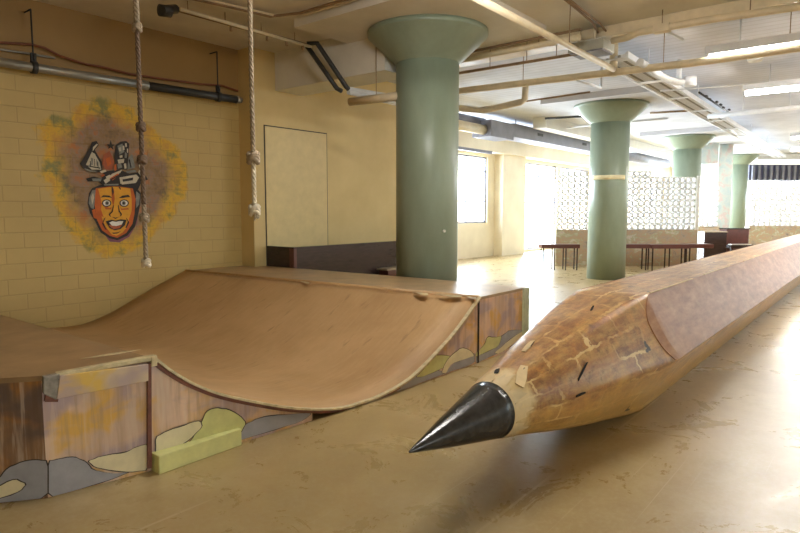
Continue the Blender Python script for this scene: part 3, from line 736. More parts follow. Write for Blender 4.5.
for m_, pts in (('m_black', [(104, 292), (118, 280), (150, 282), (164, 294), (150, 291), (125, 289)]), ('m_black', [(196, 294), (215, 282), (245, 278), (256, 290), (240, 290), (215, 294)]),
    ('m_black', ell(135, 320, 24, 19)), ('m_black', ell(224, 320, 24, 19)), ('m_white', ell(135, 320, 18, 14)), ('m_white', ell(224, 320, 18, 14)),
    ('m_grey', ell(137, 320, 10, 11)), ('m_grey', ell(222, 320, 10, 11)), ('m_black', ell(137, 320, 5, 6)), ('m_black', ell(222, 320, 5, 6)),
    ('m_black', [(168, 330), (172, 332), (166, 365), (152, 378), (158, 390), (150, 386), (146, 376), (160, 362)]), ('m_black', [(196, 330), (192, 332), (196, 362), (206, 376), (202, 388), (210, 384), (213, 374), (202, 360)]),
    ('m_black', [(160, 388), (180, 394), (200, 388), (180, 400)]),
    ('m_black', [(122, 398), (130, 392), (118, 420), (136, 455), (130, 455), (112, 425)]), ('m_black', [(238, 398), (232, 392), (242, 415), (230, 445), (236, 446), (250, 418)]),
    ('m_black', [(130, 412), (160, 404), (182, 408), (206, 402), (236, 405), (228, 432), (205, 452), (175, 458), (150, 446)]),
    ('m_red', [(145, 430), (215, 428), (200, 447), (172, 452), (154, 442)]),
    ('m_white', [(148, 418), (165, 412), (182, 415), (204, 411), (220, 412), (212, 428), (186, 436), (162, 434)]),
    ('m_black', [(160, 470), (190, 468), (208, 462), (190, 474), (170, 476)]),
    ('m_black', [(160, 238), (166, 238), (172, 262), (166, 285), (162, 260)]), ('m_black', [(196, 238), (204, 238), (208, 252), (202, 250)]),
    # pile of odds and ends on the head
    ('m_black', [(30, 195), (70, 185), (110, 195), (120, 160), (200, 150), (250, 170), (320, 160), (345, 200), (310, 215), (295, 250), (200, 235), (120, 235), (95, 210), (40, 210)]),
    ('m_black', [(0, 120), (50, 40), (60, 10), (85, 5), (95, 25), (75, 50), (110, 110), (115, 165), (60, 165), (20, 145)]),
    ('m_cream', [(30, 125), (60, 60), (75, 70), (100, 115), (108, 150), (60, 150)]),
    ('m_grey', [(55, 90), (70, 95), (70, 130), (58, 125)]), ('m_grey', [(82, 95), (92, 110), (94, 135), (84, 130)]), ('m_black', [(34, 128), (104, 140), (104, 146), (34, 134)]),
    ('m_red', [(120, 75), (150, 55), (175, 110), (165, 150), (130, 150), (112, 120)]), ('m_shade', [(130, 95), (150, 85), (160, 120), (140, 135)]),
    ('m_black', [(135, 22), (150, 22), (155, 0), (162, 22), (178, 24), (165, 32), (170, 50), (155, 38), (142, 46), (146, 32)]),
    ('m_black', [(180, 25), (205, 8), (235, 5), (250, 20), (245, 90), (240, 150), (185, 150), (175, 100)]),
    ('m_grey', [(190, 30), (215, 18), (225, 60), (200, 75)]), ('m_cream', [(196, 40), (206, 36), (208, 56), (199, 58)]), ('m_cream', [(216, 30), (224, 28), (226, 50), (219, 52)]),
    ('m_cream', [(190, 100), (225, 95), (222, 115), (195, 120)]), ('m_grey', [(245, 90), (265, 70), (280, 140), (240, 150)]),
    ('m_cream', [(120, 205), (165, 170), (215, 150), (205, 165), (160, 200), (130, 222)]), ('m_shade', [(150, 195), (190, 170), (200, 175), (165, 205)]),
    ('m_cream', [(200, 190), (285, 175), (300, 190), (285, 215), (205, 222)]), ('m_black', [(215, 200), (270, 190), (268, 204), (218, 212)]),
    ('m_cream', [(84, 20), (92, 22), (72, 46), (64, 58), (66, 36)]), ('m_grey', [(40, 132), (62, 112), (66, 118), (44, 140)]),
    ('m_cream', [(66, 96), (70, 96), (70, 128), (66, 128)]), ('m_cream', [(78, 104), (82, 104), (82, 132), (78, 132)]), ('m_black', [(50, 108), (54, 106), (56, 134), (52, 134)]), ('m_black', [(72, 96), (75, 96), (76, 132), (73, 132)]), ('m_black', [(88, 112), (92, 114), (94, 138), (90, 138)]),
    ('m_grey', [(20, 142), (52, 152), (90, 158), (60, 163), (28, 152)]), ('m_cream', [(100, 158), (128, 150), (134, 160), (108, 168)]),
    ('m_cream', [(228, 18), (236, 16), (238, 34), (231, 36)]), ('m_cream', [(238, 44), (244, 44), (244, 64), (238, 64)]), ('m_grey', [(228, 60), (240, 70), (236, 92), (226, 90)]), ('m_cream', [(200, 80), (214, 76), (216, 88), (202, 92)]),
    ('m_grey', [(188, 122), (208, 118), (214, 140), (192, 146)]), ('m_cream', [(222, 120), (234, 118), (236, 144), (226, 146)]), ('m_shade', [(172, 130), (184, 120), (186, 150), (176, 158)]), ('m_black', [(246, 100), (252, 96), (262, 138), (256, 142)]),
    ('m_cream', [(130, 186), (150, 176), (156, 181), (136, 194)]), ('m_grey', [(232, 158), (280, 152), (286, 162), (240, 168)]), ('m_shade', [(104, 180), (120, 172), (128, 178), (112, 188)]),
    ('m_black', [(150, 200), (196, 176), (199, 180), (155, 206)]), ('m_cream', [(210, 216), (284, 210), (282, 218), (212, 226)]), ('m_grey', [(120, 224), (196, 222), (194, 230), (124, 231)]),
    ('m_black', [(286, 100), (300, 96), (318, 150), (306, 156)]), ('m_cream', [(290, 106), (297, 104), (310, 146), (304, 148)]),
    ('m_grey', [(60, 195), (110, 195), (105, 210), (65, 208)]), ('m_cream', [(300, 150), (325, 180), (310, 185), (295, 165)])):
    mpoly(m_, pts)
tag(mur.build('painted_mural', recalc=False), 'painted mural of a grinning orange face topped with junk, on the yellow block wall', 'mural')

# ------------------------------------------------------------------ ropes
def strand_rope(mb, p0, p1, r, mat0, mats=None, pitch=0.13):
    L_ = (p0-p1).length; n = max(8, int(L_/0.018))
    for s in range(3):
        pts = []
        for i in range(n+1):
            t = i/n; p = p0.lerp(p1, t); a = 2*PI*(t*L_/pitch) + s*2*PI/3
            pts.append(p + Vector((math.cos(a), math.sin(a), 0))*(r*0.52))
        mb.tube(pts, r*0.56, mat0, 6)
def knot(root, p, r, mat):
    mb = MB()
    for q in range(3):
        pts = [Vector(p) + Vector((math.cos(a+q)*r*0.9, math.sin(a+q)*r*0.9, (q-1)*r*0.55 + math.sin(a*2+q)*r*0.4)) for a in [2*PI*k/14 for k in range(15)]]
        mb.tube(pts, r*0.62, mat, 7)
    return mb.build('knot', root)
ra = Vector((2.81, 5.26, 0))
rt = thing('climbing_rope', (2.81, 5.26, 1.15), 'knotted grey-brown rope hanging in front of the face mural', 'rope', 'hanging ropes')
mb = MB(); strand_rope(mb, ra+Vector((0, 0, CEIL)), ra+Vector((0, 0, 3.25)), 0.026, 'rope'); strand_rope(mb, ra+Vector((0, 0, 3.25)), ra+Vector((0, 0, 1.7)), 0.021, 'ropedark'); strand_rope(mb, ra+Vector((0, 0, 1.7)), ra+Vector((0, 0, 1.16)), 0.021, 'rope'); mb.build('rope_length', rt)
for z, mm in ((3.25, 'rope'), (2.39, 'ropedark'), (2.10, 'ropedark'), (1.58, 'rope'), (1.17, 'ropelight')): knot(rt, ra+Vector((0, 0, z)), 0.030, mm)
rb = Vector((3.25, 4.24, 0))
rt = thing('climbing_rope', (3.25, 4.24, 1.6), 'pale grey knotted rope with frayed end hanging before the yellow wall corner', 'rope', 'hanging ropes')
mb = MB(); strand_rope(mb, rb+Vector((0, 0, CEIL)), rb+Vector((0, 0, 2.1)), 0.021, 'rope'); strand_rope(mb, rb+Vector((0, 0, 2.1)), rb+Vector((0, 0, 1.66)), 0.021, 'ropelight'); mb.build('rope_length', rt)
knot(rt, rb+Vector((0, 0, 2.09)), 0.04, 'rope'); knot(rt, rb+Vector((0, 0, 1.65)), 0.036, 'ropelight')
mb = MB()
for k in range(14):
    a = random.uniform(0, 6.28); rr_ = random.uniform(0.01, 0.04); p0 = rb+Vector((0.01, -0.01, 1.64))
    mb.tube([p0, p0+Vector((math.cos(a)*rr_, math.sin(a)*rr_, -0.03)), p0+Vector((math.cos(a)*rr_*1.2, math.sin(a)*rr_*1.2, -random.uniform(.045, .08)))], 0.006, 'ropelight', 5)
mb.build('frayed_end', rt)

# ------------------------------------------------------------------ pipes and cables
def hangers(root, pts, mat='pipebrown', r=0.006, top=CEIL):
    for p in pts: MB().tube([p, (p[0], p[1], top)], r, mat, 6).build('hanger_rod', root)
def pipe(name, pts, r, mat, label, cat='pipe', hang=(), parts=(), hmat='pipebrown'):
    P = [Vector(p) for p in pts]; root = thing(name, P[0], label, cat)
    MB().tube(P, r, mat, 12).build('pipe_length', root)
    for nm, pp, rr_, mm in parts: MB().tube(pp, rr_, mm, 12).build(nm, root)
    hangers(root, hang, hmat); return root
# wall pipe above the mural
wy = 8.30
P = [aty(-60, 52.5, wy), aty(146, 85.5, wy), aty(236, 99.5, wy)]; P = [Vector((p.x, wy, 0)) + Vector((0, 0, p.z)) for p in P]
zz = sum(p.z for p in P)/3
root = thing('steel_pipe', (P[0].x, wy, zz), 'thick grey steel pipe with black wrapped end running along the mural wall', 'pipe')
MB().tube([P[0], P[1]], 0.055, 'pipesteel', 16).build('pipe_length', root)
MB().tube([P[1], P[2]], 0.06, 'rubber', 16).build('black_wrap', root)
MB().tube([P[2], P[2]+Vector((0.10, 0, 0))], [0.066, 0.045], 'pipesteel', 16).build('end_cap', root)
MB().tube([P[1]-Vector((.12, 0, 0)), P[1]+Vector((.02, 0, 0))], 0.066, 'pipesteel', 16).build('coupling', root)
for hx in (33.5, 218):
    q = aty(hx, 62 if hx < 100 else 92, wy); zt = aty(hx, 10 if hx < 100 else 52, wy).z
    zp = P[0].z + (P[2].z-P[0].z)*(q.x-P[0].x)/(P[2].x-P[0].x)
    MB().tube([(q.x, wy, zp), (q.x, wy, zt)], 0.010, 'rubber', 8).build('hanger_rod', root)
    mb = MB(); mb.tube([(q.x-.03, wy, zp), (q.x+.03, wy, zp)], 0.078, 'rubber', 16); mb.tube([(q.x-.012, wy, zp+.12), (q.x+.012, wy, zp+.12)], 0.045, 'rubber', 12); mb.box((q.x-.03, wy-.02, zp+.05), (q.x+.03, wy+.02, zp+.17), 'rubber'); mb.build('clamp', root)
    MB().tube([(q.x, wy, zt), (q.x, 8.49, zt)], 0.010, 'rubber', 8).build('hanger_hook', root)
cb = [aty(x, y, 8.42) for x, y in ((-40, 41), (0, 42.5), (32, 44.5), (45, 48), (60, 56), (85, 64), (100, 66.5), (130, 74), (160, 78.5), (200, 84), (222, 85.5), (238, 91))]
tag(MB().tube(cb, 0.016, 'cable', 8).build('sagging_cable'), 'red-brown cable sagging along the wall above the grey pipe', 'cable')
cb = [aty(x, y, 8.44) for x, y in ((-40, 47), (0, 49.5), (25, 53), (55, 58))]
tag(MB().tube(cb, 0.014, 'pipesteel', 8).build('sagging_cable'), 'short grey conduit ending left of the first rope above the wall pipe', 'cable')
# long twin pipe above the ramp, dropping under the beam in black wrap
z = 4.12
def pz_(x, y, z_=z): return atz(x, y, z_)
A = pz_(172, 8); B = pz_(306, 45)
zb = 3.50
C1, C2 = onp(340, 88, (0, 7.0, 0), Vector((0, 1, 0))), onp(346, 87, (0, 6.9, 0), Vector((0, 1, 0)))
off = Vector((0, -0.13, 0))
B2_ = B + Vector((0.10, 0, 0))
root = thing('twin_pipe', tuple(A), 'twin pipe crossing the ceiling over the ramp, with a black wrapped drop', 'pipe')
MB().tube([A, B], 0.028, 'pipebrown', 10).build('pipe_length', root)
MB().tube([A+off*1.4+Vector((0, 0, -.05)), B+off*0.9+Vector((0, 0, -.05))], 0.022, 'pipecream', 10).build('pipe_length', root)
UX = Vector((1, 0, 0))
D1 = onp(346, 86.5, (6.66, 0, 0), UX); Bo = onp(317, 43, (6.52, 0, 0), UX)
MB().tube([B+Vector((0.02, 0, .02)), Bo, D1, D1+Vector((.05, 0, -.03))], 0.036, 'rubber', 12).build('black_wrap', root)
D0 = onp(337, 88.5, (6.58, 0, 0), UX); Bp = onp(307, 46, (6.34, 0, 0), UX)
MB().tube([Bp, D0, D0+Vector((.09, 0, -.02))], 0.036, 'rubber', 12).build('black_wrap', root)
E1 = onp(396, 97, (7.9, 0, 0), UX)
for k, dz in ((0, 0), (1, -.11)):
    MB().tube([D1+Vector((.05, 0, -.03+dz*0.4)), E1+Vector((0, 0, dz)), E1+Vector((1.2, -.1, dz-.02))], 0.036, 'pipewhite', 10).build('pipe_length', root)
MB().tube([onp(162, 10, (0, 6.95, 0), Vector((0, 1, 0))), A+Vector((.05, 0, 0))], 0.055, 'rubber', 12).build('black_end', root)
MB().tube([A+Vector((-.16, .02, -.06)), A+Vector((-.02, .0, -.05))], 0.07, 'rubber', 12).build('black_cap', root)
hangers(root, [tuple(A.lerp(B, k)) for k in (0.1, .35, .62, .9)])
for k in (0.35, .5, .62, .78, .92):
    q = A.lerp(B, k); MB().tube([q+Vector((0, -.12, -.06)), q+Vector((0, -.12, -.13))], 0.018, 'pipebrown', 8).build('pipe_stub', root)
# thin bent twin conduit on the ceiling
q = [atz(x, y, 4.20) for x, y in ((180, -4), (225, 6), (270, 16.5), (300, 13), (350, -2), (380, -12))]
root = thing('ceiling_conduit', tuple(q[0]), 'thin twin conduit bent in a shallow V on the ceiling over the ropes', 'conduit')
MB().tube(q, 0.018, 'pipebrown', 8).build('conduit_line', root); MB().tube([p+Vector((0.10, -.07, 0.01)) for p in q], 0.014, 'pipecream', 8).build('conduit_line', root)
# lower light pipe ends behind the first column
z1_ = 3.25
q = [atz(350, 102, z1_), atz(398, 96, z1_)]; q[1] = q[0] + (q[1]-q[0])*1.4
pipe('short_pipe', q, 0.06, 'pipecream', 'short thick cream pipe end hanging left of the nearest column', hang=[tuple(q[0].lerp(q[1], .4))])
# diagonal main
q = [Vector((5.15, 3.34, 3.75)), Vector((9.25, 3.38, 3.75))]
pipe('ceiling_pipe', q, 0.042, 'pipecream', 'cream pipe running diagonally from the top edge to the grey junction box', hang=[(5.6, 3.34, 3.75), (7.6, 3.36, 3.75)])
# main along Y
q = [Vector((9.1, 7.4, 3.75)), atz(460, 91, 3.75), atz(612, 72.5, 3.75), atz(700, 62, 3.75), atz(800, 47.5, 3.75)]; q.append(q[-1] + (q[-1]-q[-2]).normalized()*5)
root = pipe('ceiling_pipe', q, 0.055, 'pipecream', 'long thick cream pipe crossing the ceiling from the nearest column to the right edge', hang=[tuple(q[1].lerp(q[2], .45)), tuple(q[2].lerp(q[3], .6)), tuple(q[3].lerp(q[4], .9))])
tt = q[2] + Vector((0, -.02, 0)); MB().tube([tt-Vector((0, 0, .06)), tt+Vector((0, 0, .42))], 0.06, 'pipecream', 12).build('vertical_stub', root)
# second pipe with its dark companion
q = [atz(440, 64.5, 4.0), atz(580, 37, 4.0)]; q[0] += (q[0]-q[1])*.3; q2 = atz(606, 34, 4.0)
pipe('ceiling_pipe', q, 0.04, 'pipecream', 'cream pipe from the first column capital to the junction box, below a dark line', parts=[('dark_conduit', [q[0]+Vector((.03, 0, .11)), q[1]+Vector((.03, 0, .11))], 0.02, 'pipebrown')], hang=[tuple(q[0].lerp(q[1], k)) for k in (.4, .8)])
q = [atz(445, 75.5, 3.9), atz(588, 52, 3.9)]; q[0] += (q[0]-q[1])*.3
pipe('ceiling_pipe', q, 0.022, 'pipebrown', 'thin brown pipe hung below the cream pipe right of the nearest column', hang=[tuple(q[0].lerp(q[1], k)) for k in (.5, .7, .85)])
# right: wavy pipe above the rib
q = [atz(x, y, 4.02) for x, y in ((612, 41), (628, 37.5), (640, 32), (662, 28.5), (700, 21), (750, 14), (800, 6.5))]; q.append(q[-1] + (q[-1]-q[-2])*3)
root = pipe('ceiling_pipe', q, 0.045, 'pipecream', 'wavy cream pipe from the junction box to the top right corner', hang=[tuple(q[3]), tuple(q[5])])
jp = q[3]; MB().box(jp-Vector((.06, .10, .05)), jp+Vector((.06, .10, .05)), 'pipecream').build('coupling', root)
MB().tube([jp, atz(683, 40, 3.93)], 0.018, 'pipewhite', 8).build('side_nozzle', root)
# U bend
q = [atz(x, y, 3.72) for x, y in ((440, 93), (460, 97), (490, 102), (519, 103.5))]
q = [Vector((9.2, 7.3, 3.62)), Vector((9.6, 6.9, 3.62)), Vector((10.6, 6.45, 3.62)), atz(521, 102, 3.62)]
q += [q[-1]+Vector((.05, -.05, .05)), q[-1]+Vector((.06, -.06, .35))]
pipe('ceiling_pipe', q, 0.06, 'pipecream', 'cream pipe with an upturned elbow right of the nearest column', hang=[])
# lower cross pipe to the right
q = [atz(x, y, 3.8) for x, y in ((708, 116.5), (800, 107))]; q.append(q[1]+(q[1]-q[0])*2)
pipe('ceiling_pipe', q, 0.055, 'pipewhite', 'white pipe crossing at right behind the two fluorescent lights', hang=[tuple(q[0].lerp(q[1], .4)), tuple(q[0].lerp(q[1], .9))], hmat='pipewhite')
# elbow piece
q = [atz(x, y, 3.8) for x, y in ((640, 62), (655, 72), (668, 79.5), (678, 82), (690, 81.5))]
pipe('ceiling_pipe', q, 0.055, 'pipewhite', 'short white elbow pipe with an upright stub under the cable tray', parts=[('upright_stub', [q[3]+Vector((.05, 0, 0)), q[3]+Vector((.05, 0, .38))], 0.04, 'pipewhite'), ('end_flange', [q[4]-Vector((0, 0, .08)), q[4]+Vector((0, 0, .08))], 0.10, 'pipewhite')])
# narrow lines farther off
for i, (a, b, zz_, r_, mm, lb) in enumerate((((545, 118.5), (584, 116.3), 4.15, .03, 'rubber', 'thin black line on the white ceiling left of the second column'),
        ((530, 131), (668, 118), 4.1, .03, 'pipewhite', 'thin white conduit crossing the ceiling behind the second column'),
        ((650, 113), (700, 110), 4.05, .025, 'pipebrown', 'thin brown line under the ceiling between second column and cable tray'),
        ((620, 152), (672, 150), 3.9, .03, 'pipewhite', 'thin pale pipe above the round duct between second and third columns'),
        ((660, 91), (744, 85), 3.9, .012, 'pipewhite', 'very thin wire leading to the second fluorescent light'),
        ((480, 108), (590, 92), 4.1, .02, 'pipebrown', 'thin brown conduit above the elbow pipe, left of the second column'))):
    A, B = atz(*a, zz_), atz(*b, zz_)
    tag(MB().tube([A, B], r_, mm, 8).build('ceiling_line'), lb, 'pipe')
# triangular bracket
q = [atz(x, y, 3.9) for x, y in ((577, 80), (601, 87.5))]; root = thing('pipe_bracket', tuple(q[0]), 'slim white angle bracket hanging above the second column', 'bracket')
MB().tube(q, 0.025, 'pipewhite', 8).build('bracket_arm', root); MB().tube([q[1], (q[1].x, q[1].y, CEIL)], 0.025, 'pipewhite', 8).build('bracket_leg', root)
# junction box
A = atz(578, 50, 3.93); B = atz(612, 49, 3.93)
bc = Vector((8.72, 3.52, 3.97)); root = thing('junction_box', tuple(bc), 'grey metal junction box at the crossing of the ceiling pipes', 'junction box')
MB().box(bc-Vector((.22, .26, .07)), bc+Vector((.22, .26, .07)), 'boxgrey').build('box_body', root, bevel=0.01)
MB().box(bc-Vector((.20, .24, .085)), bc+Vector((.20, .24, -.068)), 'duct').build('box_lid', root)
for dx, dy in ((-.15, -.1), (.1, .15), (-.1, .15)): MB().tube([bc+Vector((dx, dy, .06)), (bc.x+dx, bc.y+dy, CEIL)], 0.02, 'pipecream', 8).build('box_conduit', root)
# cables from the top edge to the box
for lb, pts in (('dark cable curving from the top edge over the junction box', ((562, -6), (585, 12), (600, 24), (606, 31), (640, 29), (720, 18), (800, 2))), ('second thin cable beside the dark one at the top edge', ((556, -8), (578, 10), (592, 22), (600, 36)))):
    q = [atz(x, y, 4.19) for x, y in pts]; tag(MB().tube(q, 0.016, 'pipebrown', 8).build('ceiling_cable'), lb, 'cable')
# cable tray
A, B = atz(620, 53, 3.95), atz(786, 158, 3.95); A2_, B2_ = atz(622, 71, 3.95), atz(770, 158, 3.95)
A = Vector((9.3, 3.20, 3.95)); B = Vector((31, 3.72, 3.95)); A2_ = Vector((9.5, 3.66, 3.95)); B2_ = Vector((31, 4.14, 3.95))
root = thing('cable_tray', tuple(A), 'long white cable tray carrying conduits away over the pencil', 'cable tray')
for a, b in ((A, B), (A2_, B2_)):
    d = (b-a); c_ = (a+b)/2; u = d/2; w = Vector((-d.y, d.x, 0)).normalized()
    MB().obox(c_, u, w*0.015, Vector((0, 0, .045)), 'pipewhite').build('tray_rail', root)
for k in range(8):
    t = .06+.12*k; MB().tube([A.lerp(A2_, t)+Vector((0, 0, .0)), B.lerp(B2_, t)], 0.028, ('pipewhite', 'pipewhite', 'pipesteel', 'pipewhite')[k % 4], 8).build('conduit_line', root)
for k in range(12): t = k/11; MB().box(A.lerp(B, t)-Vector((.008, 0, .04)), A2_.lerp(B2_, t)+Vector((.008, 0, -.03)), 'pipewhite').build('tray_rung', root)
for k in range(6): t = k/6+.05; p = A.lerp(B, t); hangers(root, [tuple(p), tuple(A2_.lerp(B2_, t))], 'pipewhite', .01)
root = thing('cable_bundle', (15.4, 3.2, 3.95), 'black cable clamps clustered at the tray where the white pipe meets it', 'cable')
mb = MB()
for k in range(6): mb.blob((14.2+k*.45, 3.20+.03*math.sin(k*2), 4.04), (.10, .035, .025), 'rubber', 8, 6, .2)
mb.tube([(13.6, 3.2, 4.03), (17.4, 3.28, 4.03)], .02, 'rubber', 8); mb.build('cable_clamps', root)

# ------------------------------------------------------------------ fluorescent lights
def fluor(x, ya, yb, z_, label):
    r = thing('fluorescent_light', (x, (ya+yb)/2, z_), label, 'ceiling light', 'fluorescent ceiling lights')
    MB().box((x-.17, ya, z_+.06), (x+.17, yb, z_+.12), 'pipewhite').box((x-.17, ya, z_+.01), (x-.155, yb, z_+.06), 'pipewhite').box((x+.155, ya, z_+.01), (x+.17, yb, z_+.06), 'pipewhite').build('light_housing', r)
    MB().tube([(x, ya+.03, z_), (x, yb-.03, z_)], 0.055, 'tube', 14).build('light_tube', r)
    for y in (ya+.25, yb-.4): MB().tube([(x, y, z_+.12), (x, y, CEIL)], 0.01, 'pipewhite', 6).build('hanger_rod', r)
fluor(9.6, -0.1, 2.17, 3.80, 'nearest fluorescent tube light, top right under the ceiling')
fluor(12.86, -0.3, 2.26, 3.80, 'second fluorescent tube light, just below the nearest one')
fluor(21.6, 0.2, 2.5, 3.80, 'small far fluorescent light at the right edge above the low screen')
fluor(4.3, 1.8, 3.5, 3.95, 'added fluorescent light, unseen above the frame, that shadows the pencil tip')  # added lamp out of view, gives the pencil its shadow and key light
fluor(26.0, 0.4, 3.0, 3.80, 'farthest fluorescent light, a thin bright dash at the right edge')
dp = atz(727, 59.5, 4.2); dp = Vector((dp.x, dp.y, 4.2))
tag(MB().lathe([(0.0, 0), (.10, .0), (.12, .03), (.12, CEIL-4.2)], (12.2, 2.0, 4.2), 'm_white', 20).build('smoke_detector'), 'small white disc on the ceiling between the two bright tubes', 'detector')

# ------------------------------------------------------------------ duct work
root = thing('ventilation_duct', (12.0, 8.5, 3.6), 'long grey sheet-metal ventilation duct running beside the window wall', 'duct')
MB().obox((14.9, 8.75, 3.84), (0.62, 0, 0), (0, .3, 0), (0, 0, .22), 'duct').build('duct_box', root, bevel=.01)
da, db = Vector((15.5, 8.75, 3.90)), Vector((24.6, 8.75, 3.92)); d = db-da
MB().obox((da+db)/2, d/2, Vector((0, .3, 0)), Vector((0, 0, .19)), 'duct').build('duct_run', root, bevel=.01)
MB().tube([(24.6, 8.75, 3.92), (31.4, 8.75, 3.92)], 0.22, 'duct', 24).build('round_run', root)
MB().tube([(12.0, 8.7, 3.80), (14.3, 8.7, 3.80)], 0.13, 'pipecream', 20).build('round_branch', root)
MB().tube([(12.0, 8.9, 4.03), (14.6, 8.9, 4.03)], 0.13, 'duct', 20).build('round_branch', root)
for x in (17.0, 20.4): MB().box((x, 8.44, 3.88), (x+.35, 8.46, 3.96), 'rubber').build('vent_slot', root)
for x in (15.9, 19.5, 23.5, 29): MB().tube([(x, 8.6, 3.95), (x, 8.6, CEIL)], .012, 'duct', 6).build('hanger_rod', root)
# small steel frame below the duct, near the window
tag(MB().box((13.6, 9.3, 3.35), (13.7, 9.4, 3.62), 'duct').box((13.6, 9.3, 3.30), (15.8, 9.4, 3.38), 'duct').box((13.6, 9.3, 3.62), (13.68, 9.38, CEIL), 'duct').build('steel_bracket'), 'grey steel bracket hanging in front of the window beside the nearest column', 'bracket')

# ------------------------------------------------------------------ dark counter behind the ramp
root = thing('dark_counter', (8.1, 7.6, 0), 'dark glossy wooden counter with red-brown corner behind the ramp, left of the nearest column', 'counter')
MB().box((6.52, 7.46, 0), (9.9, 7.52, 1.03), 'darkwood').build('front_panel', root, bevel=.004)
MB().box((6.48, 7.56, 0), (6.52, 8.14, 1.03), 'darkwood').build('side_panel', root, bevel=.004)
MB().box((6.47, 7.45, 0), (6.53, 7.56, 1.03), 'redwood').build('corner_trim', root)
MB().box((6.47, 7.45, 1.03), (9.9, 7.53, 1.05), 'darkwood').box((6.47, 7.53, 1.03), (6.53, 8.14, 1.05), 'darkwood').build('top_rail', root)
MB().box((8.5, 7.2, 0.53), (9.9, 7.46, 0.56), 'tan_edge').build('shelf_ledge', root)
MB().box((8.55, 7.22, 0.0), (9.85, 7.44, .53), 'redwood').build('ledge_box', root)

# ------------------------------------------------------------------ screens, low walls, benches, piano
fx = Vector((math.cos(AZ), math.sin(AZ), 0)); rx = Vector((math.sin(AZ), -math.cos(AZ), 0))
def cp(lat, dep, z_): return fx*dep + rx*lat + Vector((0, 0, z_))
def px2lat(px_, dep): return (px_-CX)*dep/(FPX*math.cos(PIT) + 56.5*math.sin(PIT))
def ringgrid(mb, lat0, lat1, dep_f, z0, rows, size, extra=()):
    ncol = int(round((lat1-lat0)/size))
    for r_ in range(rows+1):
        for k in range(ncol):
            if r_ == rows and k not in extra: continue
            if r_ == rows-0 and False: continue
            l = lat0 + (k+.5)*size; dp_ = dep_f(l); z_ = z0 + (r_+.5)*size
            c = cp(l, dp_, z_); n8 = 10; vs = []
            ro, ri = size*0.5, size*0.36; tx = (cp(l+.01, dep_f(l+.01), 0)-cp(l-.01, dep_f(l-.01), 0)).normalized(); nn_ = Vector((tx.y, -tx.x, 0))
            # square outer, round hole, with depth
            for dd in (-.07, .07):
                for j in range(n8):
                    a = 2*PI*j/n8; ca, sa = math.cos(a), math.sin(a); q = ro/max(abs(ca), abs(sa)) * 0.995
                    q = min(q, ro*1.12)
                    vs.append(c + tx*(ca*q) + Vector((0, 0, sa*q)) + nn_*dd)
                    vs.append(c + tx*(ca*ri) + Vector((0, 0, sa*ri)) + nn_*dd)
            fs = []
            for j in range(n8):
                j2 = (j+1) % n8; o2 = 2*n8
                fs += [(2*j, 2*j2, 2*j2+1, 2*j+1), (o2+2*j, o2+2*j+1, o2+2*j2+1, o2+2*j2), (2*j+1, 2*j2+1, o2+2*j2+1, o2+2*j+1), (2*j, o2+2*j, o2+2*j2, 2*j2)]
            mb.add(vs, fs, 'block')
    return ncol
def lowwall(name, la, lb, depf, h_, mat, label, th=.15):
    n = 12; vs = []
    for k in range(n+1):
        l = la+(lb-la)*k/n; t = (cp(l+.01, depf(l+.01), 0)-cp(l-.01, depf(l-.01), 0)).normalized(); nn_ = Vector((t.y, -t.x, 0))
        c = cp(l, depf(l), 0)
        for d_, z_ in ((-th, 0), (th, 0), (th, h_), (-th, h_)): vs.append(c+nn_*d_+Vector((0, 0, z_)))
    fs = [(4*k+j, 4*k+(j+1) % 4, 4*k+4+(j+1) % 4, 4*k+4+j) for k in range(n) for j in range(4)] + [(0, 1, 2, 3), (4*n+3, 4*n+2, 4*n+1, 4*n)]
    return MB().add(vs, fs, mat)
d1f = lambda l: 17.9 + 0.02*(l-6)**2
la, lb = px2lat(556, 17.9), px2lat(698, 17.9)
root = thing('pierced_block_screen', tuple(cp((la+lb)/2, 17.9, 0)), 'white pierced-block screen on a patchy painted low wall, behind the second column', 'screen')
lowwall('low_wall', la, lb, d1f, 1.07, 'mosaic', '').build('painted_base', root)
mb = MB(); nc = ringgrid(mb, la, lb, d1f, 1.07, 9, 0.172, ()); 
ringgrid(mb, la, px2lat(648, 17.9), d1f, 1.07+9*.172, 1, 0.172, ())
mb.build('pierced_blocks', root)
MB().tube([cp(lb+.05, d1f(lb), 0), cp(lb+.05, d1f(lb), 2.66)], .05, 'white', 8).build('end_post', root)
d2f = lambda l: 22.0
la2, lb2 = px2lat(748, 22), px2lat(840, 22)
root = thing('pierced_block_screen', tuple(cp((la2+lb2)/2, 22, 0)), 'white pierced-block screen on a mossy stone base at the right edge', 'screen')
lowwall('w', la2, lb2, d2f, 1.07, 'mosaic', '').build('painted_base', root)
mb = MB(); ringgrid(mb, la2, lb2, d2f, 1.07, 8, 0.19); mb.build('pierced_blocks', root)
la3, lb3 = px2lat(692, 24), px2lat(719, 24)
root = thing('pierced_block_screen', tuple(cp((la3+lb3)/2, 24, 0)), 'narrow bluish pierced-block screen between the third and fourth columns', 'screen')
lowwall('w', la3, lb3, lambda l: 24.0, 1.0, 'mosaic', '').build('painted_base', root)
mb = MB(); ringgrid(mb, la3, lb3, lambda l: 24.0, 1.0, 8, 0.2); mb.build('pierced_blocks', root)
